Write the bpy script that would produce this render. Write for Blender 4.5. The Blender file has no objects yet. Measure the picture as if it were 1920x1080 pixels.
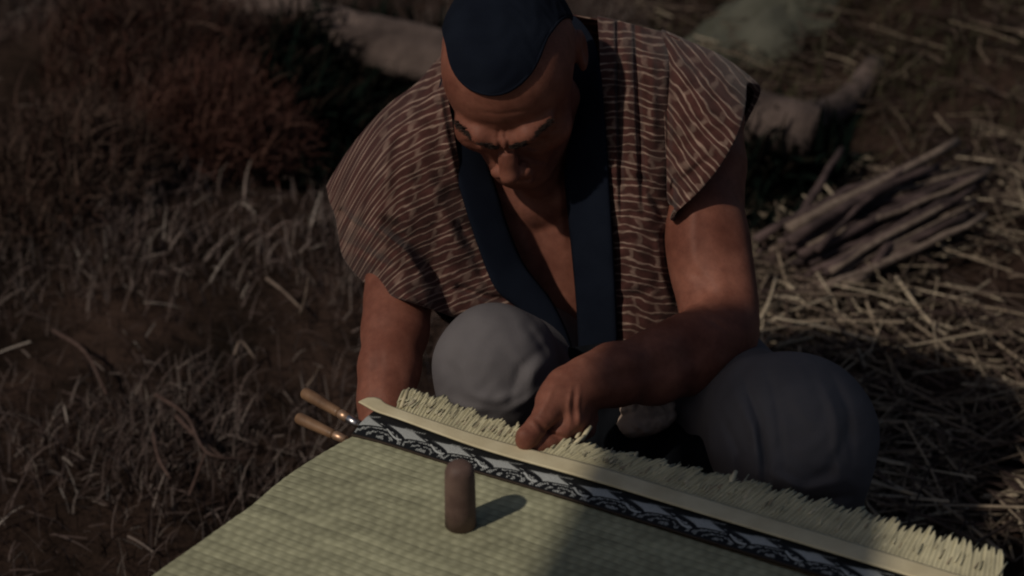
import bpy, math, random
import numpy as np
from mathutils import Vector, Matrix

# ------------------------------------------------------------------ camera, world, sun, exposure
SC = bpy.context.scene
COL = SC.collection
FPX = 3200.0                       # focal length in pixels of the 1920 px wide photograph
PITCH = math.radians(28.0)
CAMZ = 1.5
cam_d = bpy.data.cameras.new('camera')
cam = bpy.data.objects.new('camera', cam_d)
COL.objects.link(cam)
cam.location = (0, 0, CAMZ)
cam.rotation_euler = (math.pi / 2 - PITCH, 0, 0)
cam_d.sensor_width = 36.0
cam_d.lens = FPX / 1920 * 36.0
cam_d.clip_start = 0.05
cam_d.clip_end = 200
cam_d.dof.use_dof = True
cam_d.dof.focus_distance = 1.88
cam_d.dof.aperture_fstop = 4.2
SC.camera = cam

SUN_TO = Vector((-0.55, -0.42, 0.72)).normalized()      # direction towards the sun
W = bpy.data.worlds.new('World')
SC.world = W
W.use_nodes = True
wn = W.node_tree
wn.nodes.clear()
sky = wn.nodes.new('ShaderNodeTexSky')
sky.sky_type = 'NISHITA'
sky.sun_disc = False
sky.sun_elevation = math.asin(SUN_TO.z)
sky.sun_rotation = math.atan2(SUN_TO.x, SUN_TO.y)
sky.dust_density = 2.5
sky.ozone_density = 0.4
bg = wn.nodes.new('ShaderNodeBackground')
bg.inputs[1].default_value = 0.05
wo = wn.nodes.new('ShaderNodeOutputWorld')
wn.links.new(sky.outputs[0], bg.inputs[0])
wn.links.new(bg.outputs[0], wo.inputs[0])
sun_d = bpy.data.lights.new('sun', 'SUN')
sun_d.energy = 3.4
sun_d.angle = math.radians(1.5)
sun_d.color = (1.0, 0.90, 0.76)
sun = bpy.data.objects.new('sun', sun_d)
COL.objects.link(sun)
sun.rotation_euler = SUN_TO.to_track_quat('Z', 'Y').to_euler()
SC.view_settings.view_transform = 'Standard'
SC.view_settings.look = 'None'
SC.view_settings.gamma = 1
SC.view_settings.use_curve_mapping = False
SC.view_settings.exposure = -1.1
try:
    SC.cycles.filter_width = 2.0
except Exception:
    pass

random.seed(7)
RNG = np.random.default_rng(7)

# ------------------------------------------------------------------ frames
SP, CP = math.sin(PITCH), math.cos(PITCH)
# person frame: x to the right, y up the tilted plane, d away; one rigid turn from the world


def P(px, py, d):
    return np.array([(px - 960) / FPX * d, (540 - py) / FPX * d, d], dtype=float)


def toW(a):
    a = np.asarray(a, dtype=float)
    x, y, d = a[..., 0], a[..., 1], a[..., 2]
    return np.stack([x, SP * y + CP * d, CAMZ + CP * y - SP * d], axis=-1)


def fromW(a):
    a = np.asarray(a, dtype=float)
    x, y, z = a[..., 0], a[..., 1], a[..., 2] - CAMZ
    return np.stack([x, SP * y + CP * z, CP * y - SP * z], axis=-1)


def G(px, py, z=0.0):
    v = (540 - py) / FPX
    d = (CAMZ - z) / (SP - CP * v)
    return toW(P(px, py, d))


# ------------------------------------------------------------------ mesh helpers
def tag(o, label=None, cat=None, group=None, kind=None):
    if label: o['label'] = label
    if cat: o['category'] = cat
    if group: o['group'] = group
    if kind: o['kind'] = kind
    return o


def empty(name, loc=(0, 0, 0)):
    o = bpy.data.objects.new(name, None)
    o.empty_display_size = 0.05
    COL.objects.link(o)
    o.location = loc
    return o


def mesh_obj(name, verts, faces, mat, parent=None, smooth=True, uv=None, cols=None, origin=None):
    """verts (n,3) world; faces (m,4) or (m,3) array or list; uv per vertex; cols per vertex rgb"""
    me = bpy.data.meshes.new(name)
    verts = np.asarray(verts, dtype=np.float32)
    if origin is None:
        origin = np.zeros(3)
        if parent is not None:
            origin = np.array(parent_world(parent))
        elif len(verts):
            origin = np.array([(verts[:, 0].min() + verts[:, 0].max()) / 2, (verts[:, 1].min() + verts[:, 1].max()) / 2, verts[:, 2].min()])
    if isinstance(faces, np.ndarray):
        n, k = faces.shape
        me.vertices.add(len(verts))
        me.vertices.foreach_set('co', (verts - origin).astype(np.float32).ravel())
        me.loops.add(n * k)
        me.loops.foreach_set('vertex_index', faces.astype(np.int32).ravel())
        me.polygons.add(n)
        me.polygons.foreach_set('loop_start', np.arange(0, n * k, k, dtype=np.int32))
        me.update(calc_edges=True)
    else:
        me.from_pydata([tuple(v) for v in (verts - origin)], [], faces)
        me.update()
    me.validate()
    if smooth:
        me.polygons.foreach_set('use_smooth', np.ones(len(me.polygons), dtype=bool))
    li = np.empty(len(me.loops), dtype=np.int32)
    me.loops.foreach_get('vertex_index', li)
    if uv is not None:
        l = me.uv_layers.new(name='UVMap')
        l.data.foreach_set('uv', np.asarray(uv, dtype=np.float32)[li].ravel())
    if cols is not None:
        c = me.color_attributes.new('tint', 'FLOAT_COLOR', 'POINT')
        a = np.ones((len(me.vertices), 4), dtype=np.float32)
        a[:, :3] = cols
        c.data.foreach_set('color', a.ravel())
    me.materials.append(mat)
    o = bpy.data.objects.new(name, me)
    COL.objects.link(o)
    if parent is not None:
        o.parent = parent
    else:
        o.location = tuple(origin)
    return o


def parent_world(p):
    v = Vector((0, 0, 0))
    while p is not None:
        v = v + p.location
        p = p.parent
    return v


def tube(path, radii, sides=10, caps=True, flat=1.0):
    """tapered tube along path -> verts, quad/tri list"""
    path = [Vector(p) for p in path]
    vs, fs = [], []
    up = Vector((0, 0, 1))
    prev = None
    for i, p in enumerate(path):
        t = (path[min(i + 1, len(path) - 1)] - path[max(i - 1, 0)]).normalized()
        if prev is None:
            a = t.cross(up)
            if a.length < 1e-3: a = t.cross(Vector((1, 0, 0)))
        else:
            a = prev - t * prev.dot(t)
        a.normalize(); prev = a
        b = t.cross(a)
        r = radii[i] if hasattr(radii, '__len__') else radii
        for k in range(sides):
            an = 2 * math.pi * k / sides
            vs.append(p + a * (r * math.cos(an)) + b * (r * flat * math.sin(an)))
    n = len(path)
    for i in range(n - 1):
        for k in range(sides):
            k2 = (k + 1) % sides
            fs.append((i * sides + k, i * sides + k2, (i + 1) * sides + k2, (i + 1) * sides + k))
    if caps:
        fs.append(tuple(range(sides - 1, -1, -1)))
        fs.append(tuple((n - 1) * sides + k for k in range(sides)))
    return vs, fs


def join(parts):
    V, F = [], []
    for vs, fs in parts:
        o = len(V)
        V += list(vs)
        F += [tuple(i + o for i in f) for f in fs]
    return V, F


def box(c, half, rot=0.0):
    cx, cy, cz = c
    hx, hy, hz = half
    vs = []
    for sx, sy, sz in ((-1, -1, -1), (1, -1, -1), (1, 1, -1), (-1, 1, -1), (-1, -1, 1), (1, -1, 1), (1, 1, 1), (-1, 1, 1)):
        x, y = sx * hx, sy * hy
        vs.append((cx + x * math.cos(rot) - y * math.sin(rot), cy + x * math.sin(rot) + y * math.cos(rot), cz + sz * hz))
    return vs, [(0, 3, 2, 1), (4, 5, 6, 7), (0, 1, 5, 4), (1, 2, 6, 5), (2, 3, 7, 6), (3, 0, 4, 7)]


# ------------------------------------------------------------------ signed distance sculpting
class Field:
    def __init__(self, lo, hi, h):
        self.lo = np.array(lo, dtype=float)
        self.h = h
        self.n = (np.ceil((np.array(hi) - self.lo) / h).astype(int) + 1)
        self.a = np.full(tuple(self.n), 0.5, dtype=np.float32)

    def win(self, lo, hi, pad):
        i0 = np.clip(np.floor((np.array(lo) - pad - self.lo) / self.h).astype(int), 0, self.n)
        i1 = np.clip(np.ceil((np.array(hi) + pad - self.lo) / self.h).astype(int) + 1, 0, self.n)
        if (i1 <= i0).any():
            return None
        g = [(self.lo[k] + self.h * np.arange(i0[k], i1[k])).astype(np.float32) for k in range(3)]
        X, Y, Z = g[0][:, None, None], g[1][None, :, None], g[2][None, None, :]
        return (slice(i0[0], i1[0]), slice(i0[1], i1[1]), slice(i0[2], i1[2])), X, Y, Z

    def op(self, lo, hi, fn, k=0.0, sub=False):
        w = self.win(lo, hi, k + 3 * self.h)
        if w is None: return
        s, X, Y, Z = w
        d = fn(X, Y, Z).astype(np.float32)
        a = self.a[s]
        if sub:
            d = -d
            if k > 0:
                hh = np.maximum(k - np.abs(a - d), 0) / k
                self.a[s] = np.maximum(a, d) + hh * hh * k * 0.25
            else:
                self.a[s] = np.maximum(a, d)
        else:
            if k > 0:
                hh = np.maximum(k - np.abs(a - d), 0) / k
                self.a[s] = np.minimum(a, d) - hh * hh * k * 0.25
            else:
                self.a[s] = np.minimum(a, d)

    def cone(self, a, ra, b, rb, k=0.0, sub=False):
        a = np.asarray(a, float); b = np.asarray(b, float)
        ba = b - a
        L = float(ba @ ba) + 1e-12

        def fn(X, Y, Z):
            x, y, z = X - a[0], Y - a[1], Z - a[2]
            t = np.clip((x * ba[0] + y * ba[1] + z * ba[2]) / L, 0, 1)
            return np.sqrt((x - t * ba[0]) ** 2 + (y - t * ba[1]) ** 2 + (z - t * ba[2]) ** 2) - (ra + (rb - ra) * t)
        r = max(ra, rb)
        self.op(np.minimum(a, b) - r, np.maximum(a, b) + r, fn, k, sub)

    def chain(self, pts, k=0.01):
        for (a, ra), (b, rb) in zip(pts[:-1], pts[1:]):
            self.cone(a, ra, b, rb, k)

    def ell(self, c, r, R=None, k=0.0, sub=False):
        c = np.asarray(c, float); r = np.asarray(r, float)
        R = np.eye(3) if R is None else np.asarray(R, float)   # columns = local axes

        def fn(X, Y, Z):
            x, y, z = X - c[0], Y - c[1], Z - c[2]
            u = x * R[0, 0] + y * R[1, 0] + z * R[2, 0]
            v = x * R[0, 1] + y * R[1, 1] + z * R[2, 1]
            w = x * R[0, 2] + y * R[1, 2] + z * R[2, 2]
            k0 = np.sqrt((u / r[0]) ** 2 + (v / r[1]) ** 2 + (w / r[2]) ** 2)
            k1 = np.sqrt((u / r[0] ** 2) ** 2 + (v / r[1] ** 2) ** 2 + (w / r[2] ** 2) ** 2) + 1e-9
            return k0 * (k0 - 1) / k1
        m = float(r.max())
        self.op(c - m, c + m, fn, k, sub)

    def mesh(self):
        a = self.a
        ins = a < 0
        nx, ny, nz = a.shape
        cnt = np.zeros((nx - 1, ny - 1, nz - 1), dtype=np.int8)
        for dx in (0, 1):
            for dy in (0, 1):
                for dz in (0, 1):
                    cnt += ins[dx:nx - 1 + dx, dy:ny - 1 + dy, dz:nz - 1 + dz]
        act = (cnt > 0) & (cnt < 8)
        del cnt
        idx = np.argwhere(act)
        vid = np.full(act.shape, -1, dtype=np.int32)
        vid[act] = np.arange(len(idx), dtype=np.int32)
        corners = [(dx, dy, dz) for dx in (0, 1) for dy in (0, 1) for dz in (0, 1)]
        val = {c: a[idx[:, 0] + c[0], idx[:, 1] + c[1], idx[:, 2] + c[2]] for c in corners}
        acc = np.zeros((len(idx), 3)); num = np.zeros(len(idx))
        for c in corners:
            for ax in range(3):
                if c[ax] == 0:
                    e = list(c); e[ax] = 1; e = tuple(e)
                    v0, v1 = val[c], val[e]
                    m = (v0 < 0) != (v1 < 0)
                    t = np.where(m, v0 / np.where(m, v0 - v1, 1), 0)
                    p = np.array(c, float)[None, :].repeat(len(idx), 0)
                    p[:, ax] = t
                    acc += p * m[:, None]; num += m
        pos = self.lo + self.h * (idx + acc / np.maximum(num, 1)[:, None])
        faces = []
        for ax in range(3):
            sl0 = [slice(None)] * 3; sl1 = [slice(None)] * 3
            sl0[ax] = slice(0, -1); sl1[ax] = slice(1, None)
            s0, s1 = ins[tuple(sl0)], ins[tuple(sl1)]
            e = np.argwhere(s0 != s1)
            o1, o2 = [(1, 2), (2, 0), (0, 1)][ax]
            ok = (e[:, o1] > 0) & (e[:, o2] > 0) & (e[:, o1] < a.shape[o1] - 1) & (e[:, o2] < a.shape[o2] - 1)
            e = e[ok]
            fl = s0[e[:, 0], e[:, 1], e[:, 2]]
            q = []
            for (u, v) in ((-1, -1), (0, -1), (0, 0), (-1, 0)):
                c = e.copy(); c[:, o1] += u; c[:, o2] += v
                q.append(vid[c[:, 0], c[:, 1], c[:, 2]])
            q = np.stack(q, 1)
            q[~fl] = q[~fl][:, ::-1]
            faces.append(q)
        F = np.concatenate(faces)
        F = F[(F >= 0).all(1)]
        return pos, F


def nz2(a, b_, s):
    return np.sin(a * s + 1.3 * np.sin(b_ * s * .7)) * np.cos(b_ * s * .8 + 1.1 * np.sin(a * s * .6))



# ------------------------------------------------------------------ smooth patches
def cr(ts, pts):
    """Catmull-Rom through pts (n,k) at parameters ts in [0,n-1]"""
    pts = np.asarray(pts, float)
    n = len(pts)
    ext = np.concatenate([[2 * pts[0] - pts[1]], pts, [2 * pts[-1] - pts[-2]]])
    i = np.clip(np.floor(ts).astype(int), 0, n - 2)
    t = (ts - i)
    sh = (len(ts),) + (1,) * (pts.ndim - 1)
    t = t.reshape(sh)
    p0, p1, p2, p3 = ext[i], ext[i + 1], ext[i + 2], ext[i + 3]
    return 0.5 * ((2 * p1) + (-p0 + p2) * t + (2 * p0 - 5 * p1 + 4 * p2 - p3) * t ** 2 + (-p0 + 3 * p1 - 3 * p2 + p3) * t ** 3)


def patch_pts(ctrl, nu, nv):
    """ctrl: rows x cols x 3 of (px,py,d); returns (nv,nu,3) in the same space"""
    c = np.asarray(ctrl, float)
    rows = cr(np.linspace(0, len(c) - 1, nv), c)
    cols = cr(np.linspace(0, c.shape[1] - 1, nu), rows.transpose(1, 0, 2))
    return cols.transpose(1, 0, 2)


def seg_dist(x, y, pts):
    best = np.full(x.shape, 1e9)
    for (x0, y0), (x1, y1) in zip(pts[:-1], pts[1:]):
        dx, dy = x1 - x0, y1 - y0
        t = np.clip(((x - x0) * dx + (y - y0) * dy) / (dx * dx + dy * dy), 0, 1)
        d = np.hypot(x - x0 - t * dx, y - y0 - t * dy)
        best = np.minimum(best, d)
    return best


def grid_faces(nv, nu):
    i = np.arange(nv - 1)[:, None] * nu + np.arange(nu - 1)[None, :]
    return np.stack([i, i + 1, i + nu + 1, i + nu], -1).reshape(-1, 4)


def thick(verts, faces, t):
    """give an open sheet real thickness; verts world"""
    v = np.asarray(verts, float)
    a, b, c = v[faces[:, 0]], v[faces[:, 1]], v[faces[:, 2]]
    fn = np.cross(b - a, c - a)
    N = np.zeros_like(v)
    for k in range(faces.shape[1]):
        np.add.at(N, faces[:, k], fn)
    N /= np.linalg.norm(N, axis=1)[:, None] + 1e-12
    return v - N * t


def sheet(name, verts, nv, nu, mat, parent, t, uv=None, cols=None, flip=False, smooth=True):
    f = grid_faces(nv, nu)
    if flip: f = f[:, ::-1]
    v2 = thick(verts, f, t)
    n = nv * nu
    rim = []
    top = np.arange(nu); bot = (nv - 1) * nu + np.arange(nu)
    lef = np.arange(nv) * nu; rig = lef + nu - 1
    loop = np.concatenate([top, rig[1:], bot[::-1][1:], lef[::-1][1:]])
    for a, b in zip(loop[:-1], loop[1:]):
        rim.append((a, a + n, b + n, b) if not flip else (a, b, b + n, a + n))
    F = np.concatenate([f, f[:, ::-1] + n, np.array(rim)])
    V = np.concatenate([verts, v2])
    dd = lambda x: None if x is None else np.concatenate([x, x])
    return mesh_obj(name, V, F, mat, parent, smooth, dd(uv), dd(cols))


# ------------------------------------------------------------------ materials
def mat_new(name, rough=0.9, spec=0.2):
    m = bpy.data.materials.new(name)
    m.use_nodes = True
    nt = m.node_tree
    b = nt.nodes['Principled BSDF']
    b.inputs['Roughness'].default_value = rough
    b.inputs['Specular IOR Level'].default_value = spec
    return m, nt, b


def noise_mat(name, c1, c2, scale=20, detail=6, rough=0.9, spec=0.2, bump=0.0, bscale=None, stretch=(1, 1, 1), bdist=0.001, coord='Object', sss=0.0, lo=0.35, hi=0.65):
    m, nt, b = mat_new(name, rough, spec)
    N, L = nt.nodes, nt.links
    tc = N.new('ShaderNodeTexCoord')
    mp = N.new('ShaderNodeMapping'); mp.inputs['Scale'].default_value = stretch
    L.new(tc.outputs[coord], mp.inputs[0])
    n = N.new('ShaderNodeTexNoise'); n.inputs['Scale'].default_value = scale; n.inputs['Detail'].default_value = detail
    L.new(mp.outputs[0], n.inputs[0])
    r = N.new('ShaderNodeValToRGB')
    r.color_ramp.elements[0].position = lo; r.color_ramp.elements[1].position = hi
    r.color_ramp.elements[0].color = (*c1, 1); r.color_ramp.elements[1].color = (*c2, 1)
    L.new(n.outputs[0], r.inputs[0]); L.new(r.outputs[0], b.inputs['Base Color'])
    if bump:
        n2 = N.new('ShaderNodeTexNoise'); n2.inputs['Scale'].default_value = bscale or scale * 4; n2.inputs['Detail'].default_value = 4
        L.new(mp.outputs[0], n2.inputs[0])
        bp = N.new('ShaderNodeBump'); bp.inputs['Strength'].default_value = bump; bp.inputs['Distance'].default_value = bdist
        L.new(n2.outputs[0], bp.inputs['Height']); L.new(bp.outputs[0], b.inputs['Normal'])
    if sss:
        b.inputs['Subsurface Weight'].default_value = sss
        b.inputs['Subsurface Radius'].default_value = (0.012, 0.004, 0.002)
        b.inputs['Subsurface Scale'].default_value = 0.6
    return m


def tint_mat(name, rough=0.9, spec=0.15, var=0.25, scale=60, bump=0.0, transl=0.0):
    """colour comes from the per-vertex colour of the fibre or print, with a little noise"""
    m, nt, b = mat_new(name, rough, spec)
    N, L = nt.nodes, nt.links
    at = N.new('ShaderNodeAttribute'); at.attribute_name = 'tint'
    tc = N.new('ShaderNodeTexCoord')
    n = N.new('ShaderNodeTexNoise'); n.inputs['Scale'].default_value = scale; n.inputs['Detail'].default_value = 4
    L.new(tc.outputs['Object'], n.inputs[0])
    mr = N.new('ShaderNodeMapRange'); mr.inputs['To Min'].default_value = 1 - var; mr.inputs['To Max'].default_value = 1 + var
    mr.inputs['From Min'].default_value = 0.3; mr.inputs['From Max'].default_value = 0.7
    L.new(n.outputs[0], mr.inputs['Value'])
    mx = N.new('ShaderNodeVectorMath'); mx.operation = 'SCALE'
    L.new(at.outputs['Color'], mx.inputs[0]); L.new(mr.outputs[0], mx.inputs['Scale'])
    L.new(mx.outputs[0], b.inputs['Base Color'])
    if bump:
        bp = N.new('ShaderNodeBump'); bp.inputs['Strength'].default_value = bump; bp.inputs['Distance'].default_value = 0.001
        L.new(n.outputs[0], bp.inputs['Height']); L.new(bp.outputs[0], b.inputs['Normal'])
    return m


def kimono_mat():
    m, nt, b = mat_new('shibori_cloth', 0.95, 0.1)
    N, L = nt.nodes, nt.links
    uv = N.new('ShaderNodeUVMap')
    sep = N.new('ShaderNodeSeparateXYZ')
    # wobble of the tie-dyed lines
    ns = N.new('ShaderNodeTexNoise'); ns.inputs['Scale'].default_value = 0.30; ns.inputs['Detail'].default_value = 1.5
    L.new(uv.outputs[0], ns.inputs[0])
    sb = N.new('ShaderNodeVectorMath'); sb.operation = 'SUBTRACT'; sb.inputs[1].default_value = (0.5, 0.5, 0.5)
    L.new(ns.outputs['Color'], sb.inputs[0])
    sc_ = N.new('ShaderNodeVectorMath'); sc_.operation = 'MULTIPLY'; sc_.inputs[1].default_value = (2.0, 1.2, 0)
    L.new(sb.outputs[0], sc_.inputs[0])
    ad = N.new('ShaderNodeVectorMath'); ad.operation = 'ADD'
    L.new(uv.outputs[0], ad.inputs[0]); L.new(sc_.outputs[0], ad.inputs[1])
    ns2 = N.new('ShaderNodeTexNoise'); ns2.inputs['Scale'].default_value = 0.8; ns2.inputs['Detail'].default_value = 1
    L.new(uv.outputs[0], ns2.inputs[0])
    sb2 = N.new('ShaderNodeVectorMath'); sb2.operation = 'SUBTRACT'; sb2.inputs[1].default_value = (0.5, 0.5, 0.5)
    L.new(ns2.outputs['Color'], sb2.inputs[0])
    sc2 = N.new('ShaderNodeVectorMath'); sc2.operation = 'MULTIPLY'; sc2.inputs[1].default_value = (1.0, 0.75, 0)
    L.new(sb2.outputs[0], sc2.inputs[0])
    ad2 = N.new('ShaderNodeVectorMath'); ad2.operation = 'ADD'
    L.new(ad.outputs[0], ad2.inputs[0]); L.new(sc2.outputs[0], ad2.inputs[1])
    L.new(ad2.outputs[0], sep.inputs[0])

    def mth(op, a, b_=None, c=None):
        n = N.new('ShaderNodeMath'); n.operation = op
        for i, x in enumerate((a, b_, c)):
            if x is None: continue
            if isinstance(x, (int, float)): n.inputs[i].default_value = x
            else: L.new(x, n.inputs[i])
        return n.outputs[0]
    # pairs of tie lines; the tall rows between the pairs are broken into cells
    Vv = mth('MULTIPLY', sep.outputs[1], 0.5)
    fr = mth('FRACT', Vv)
    rw = mth('FLOOR', Vv)
    dist = mth('MINIMUM', mth('MINIMUM', fr, mth('SUBTRACT', 1.0, fr)), mth('ABSOLUTE', mth('SUBTRACT', fr, 0.40)))
    ln = N.new('ShaderNodeMapRange'); ln.interpolation_type = 'SMOOTHSTEP'
    ln.inputs['From Min'].default_value = 0.02; ln.inputs['From Max'].default_value = 0.095
    ln.inputs['To Min'].default_value = 1.0; ln.inputs['To Max'].default_value = 0.0
    L.new(dist, ln.inputs[0])
    ug = mth('FRACT', mth('ADD', mth('MULTIPLY', sep.outputs[0], 0.44), mth('MULTIPLY', mth('SINE', mth('MULTIPLY', rw, 12.7)), 1.9)))
    du = mth('MINIMUM', ug, mth('SUBTRACT', 1.0, ug))
    cn = N.new('ShaderNodeMapRange'); cn.interpolation_type = 'SMOOTHSTEP'
    cn.inputs['From Min'].default_value = 0.04; cn.inputs['From Max'].default_value = 0.16
    cn.inputs['To Min'].default_value = 0.5; cn.inputs['To Max'].default_value = 0.0
    L.new(du, cn.inputs[0])
    cn_ = mth('MULTIPLY', cn.outputs[0], mth('GREATER_THAN', fr, 0.40))
    n5 = N.new('ShaderNodeTexNoise'); n5.inputs['Scale'].default_value = 0.9; n5.inputs['Detail'].default_value = 3
    L.new(uv.outputs[0], n5.inputs[0])
    vis = N.new('ShaderNodeMapRange'); vis.inputs['From Min'].default_value = 0.35; vis.inputs['From Max'].default_value = 0.6
    vis.inputs['To Min'].default_value = 0.40; vis.inputs['To Max'].default_value = 1.0
    L.new(n5.outputs[0], vis.inputs[0])
    fac = mth('MULTIPLY', mth('MAXIMUM', ln.outputs[0], cn_), vis.outputs[0])
    mixc = N.new('ShaderNodeMix'); mixc.data_type = 'RGBA'
    mixc.inputs[6].default_value = (0.070, 0.028, 0.024, 1); mixc.inputs[7].default_value = (0.31, 0.215, 0.170, 1)
    L.new(fac, mixc.inputs[0])
    # uneven dye
    ns3 = N.new('ShaderNodeTexNoise'); ns3.inputs['Scale'].default_value = 0.8; ns3.inputs['Detail'].default_value = 4
    L.new(uv.outputs[0], ns3.inputs[0])
    mr = N.new('ShaderNodeMapRange'); mr.inputs['From Min'].default_value = 0.3; mr.inputs['From Max'].default_value = 0.7
    mr.inputs['To Min'].default_value = 0.55; mr.inputs['To Max'].default_value = 1.25
    L.new(ns3.outputs[0], mr.inputs[0])
    mx = N.new('ShaderNodeVectorMath'); mx.operation = 'SCALE'
    L.new(mixc.outputs[2], mx.inputs[0]); L.new(mr.outputs[0], mx.inputs['Scale'])
    L.new(mx.outputs[0], b.inputs['Base Color'])
    # raised tie lines and woven grain
    tc = N.new('ShaderNodeTexCoord')
    n4 = N.new('ShaderNodeTexNoise'); n4.inputs['Scale'].default_value = 420; n4.inputs['Detail'].default_value = 2
    L.new(tc.outputs['Object'], n4.inputs[0])
    h = mth('ADD', mth('MULTIPLY', fac, 0.8), mth('MULTIPLY', n4.outputs[0], 0.5))
    bp = N.new('ShaderNodeBump'); bp.inputs['Strength'].default_value = 0.6; bp.inputs['Distance'].default_value = 0.0012
    L.new(h, bp.inputs['Height']); L.new(bp.outputs[0], b.inputs['Normal'])
    b.inputs['Sheen Weight'].default_value = 0.1
    return m


M = {}
M['skin'] = noise_mat('skin', (0.172, 0.064, 0.045), (0.265, 0.110, 0.079), scale=16, detail=9, rough=0.6, spec=0.22, bump=0.25, bscale=330, sss=0.12, bdist=0.0006)
_nt = M['skin'].node_tree
_b = _nt.nodes['Principled BSDF']
_src = _b.inputs['Base Color'].links[0].from_socket
_tc = _nt.nodes.new('ShaderNodeTexCoord')
_n = _nt.nodes.new('ShaderNodeTexNoise'); _n.inputs['Scale'].default_value = 60; _n.inputs['Detail'].default_value = 8; _n.inputs['Roughness'].default_value = 0.7
_nt.links.new(_tc.outputs['Object'], _n.inputs[0])
_r = _nt.nodes.new('ShaderNodeValToRGB')
_r.color_ramp.elements[0].position = 0.35; _r.color_ramp.elements[1].position = 0.65
_r.color_ramp.elements[0].color = (0.78, 0.70, 0.66, 1); _r.color_ramp.elements[1].color = (1.12, 1.08, 1.02, 1)
_nt.links.new(_n.outputs[0], _r.inputs[0])
_mx = _nt.nodes.new('ShaderNodeVectorMath'); _mx.operation = 'MULTIPLY'
_nt.links.new(_src, _mx.inputs[0]); _nt.links.new(_r.outputs[0], _mx.inputs[1])
_nt.links.new(_mx.outputs[0], _b.inputs['Base Color'])
M['hair'] = noise_mat('eyebrow_hair', (0.022, 0.014, 0.012), (0.040, 0.024, 0.019), rough=0.7)
M['vest'] = kimono_mat()
M['navy'] = noise_mat('navy_cotton', (0.0045, 0.0065, 0.013), (0.0075, 0.0105, 0.019), scale=18, rough=0.95, spec=0.1, bump=0.5, bscale=600, bdist=0.0008)
M['dark_cloth'] = noise_mat('dark_navy_apron', (0.004, 0.005, 0.007), (0.007, 0.008, 0.011), scale=14, rough=0.95, spec=0.1, bump=0.5, bscale=500, bdist=0.0008)
M['trousers'] = noise_mat('grey_cotton', (0.118, 0.108, 0.114), (0.158, 0.146, 0.152), scale=10, rough=0.95, spec=0.1, bump=0.4, bscale=700, bdist=0.0008)
M['bundle'] = noise_mat('pale_cloth', (0.36, 0.27, 0.22), (0.52, 0.41, 0.33), scale=25, rough=0.95, spec=0.1, bump=0.4, bscale=300)
M['cream'] = noise_mat('cream_rush_strip', (0.60, 0.52, 0.34), (0.72, 0.64, 0.44), scale=10, stretch=(3, 3, 3), rough=0.7, spec=0.3, bump=0.3, bscale=200)
M['straw_tint'] = tint_mat('straw_fibres', 0.75, 0.25, 0.18, 50)
M['grass_tint'] = tint_mat('dry_grass_blades', 0.95, 0.05, 0.2, 6)
M['brocade'] = tint_mat('brocade_print', 0.6, 0.3, 0.2, 900, bump=0.5)
M['rush'] = tint_mat('woven_rush', 0.75, 0.25, 0.16, 45)
M['wood'] = noise_mat('worn_handle_wood', (0.095, 0.050, 0.028), (0.25, 0.145, 0.082), scale=30, stretch=(1, 1, 1), rough=0.45, spec=0.4, bump=0.2)
M['peg'] = noise_mat('grey_brown_wood', (0.10, 0.06, 0.05), (0.17, 0.11, 0.09), scale=40, rough=0.6, spec=0.3, bump=0.3)
M['bench'] = noise_mat('bench_timber', (0.12, 0.075, 0.05), (0.20, 0.13, 0.09), scale=12, stretch=(1, 6, 6), rough=0.85, bump=0.4)
M['bark'] = noise_mat('weathered_bark', (0.055, 0.040, 0.036), (0.145, 0.108, 0.096), scale=9, stretch=(1, 1, 1), detail=8, rough=0.95, bump=0.9, bscale=40, bdist=0.01)
M['firewood'] = noise_mat('purple_grey_bark', (0.04, 0.028, 0.028), (0.125, 0.086, 0.082), scale=22, detail=8, stretch=(0.35, 1, 1), rough=0.95, bump=0.9, bscale=60, bdist=0.006)
M['rock'] = noise_mat('pale_rock', (0.050, 0.052, 0.040), (0.10, 0.098, 0.078), scale=6, detail=8, rough=0.95, bump=0.6, bscale=25, bdist=0.01)
M['soil'] = noise_mat('dark_soil', (0.012, 0.008, 0.006), (0.045, 0.028, 0.022), scale=5, detail=10, rough=1.0, spec=0.05, bump=1.0, bscale=30, bdist=0.02)
m, nt, b = mat_new('metal_ferrule', 0.35, 0.5); b.inputs['Metallic'].default_value = 1.0; b.inputs['Base Color'].default_value = (0.62, 0.60, 0.62, 1); M['metal'] = m
m, nt, b = mat_new('brass_collar', 0.4, 0.5); b.inputs['Metallic'].default_value = 0.7; b.inputs['Base Color'].default_value = (0.6, 0.38, 0.25, 1); M['brass'] = m


# ------------------------------------------------------------------ ground
def bump2(x, y, cx, cy, rx, ry, h):
    return h * np.exp(-(((x - cx) / rx) ** 2 + ((y - cy) / ry) ** 2))


def ground_h(x, y):
    x = np.asarray(x, float); y = np.asarray(y, float)
    h = 0.012 * np.sin(7.1 * x + 1.3) * np.sin(6.3 * y + 0.7) + 0.006 * np.sin(17 * x + 5 * y) + 0.02 * np.sin(2.3 * x + 1.1 * y)
    h = h + bump2(x, y, -0.62, 3.02, 0.42, 0.22, 0.07)           # grassy bank
    h = h + bump2(x, y, -0.95, 3.75, 0.45, 0.35, 0.16)
    h = h - bump2(x, y, -0.16, 3.70, 0.34, 0.34, 0.22)           # hollow under the log
    h = h - bump2(x, y, 0.55, 3.35, 0.30, 0.22, 0.12)
    h = h + bump2(x, y, 1.2, 4.3, 0.6, 0.5, 0.15)
    far = np.clip((np.hypot(x, y - 3) - 3.5) / 30, 0, 1)
    return h * (1 - far)


def axis(lo, hi, step, far):
    core = np.arange(lo, hi + 1e-9, step)
    g = np.geomspace(step, far, 26)
    return np.concatenate([(lo - np.cumsum(g))[::-1], core, hi + np.cumsum(g)])


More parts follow.
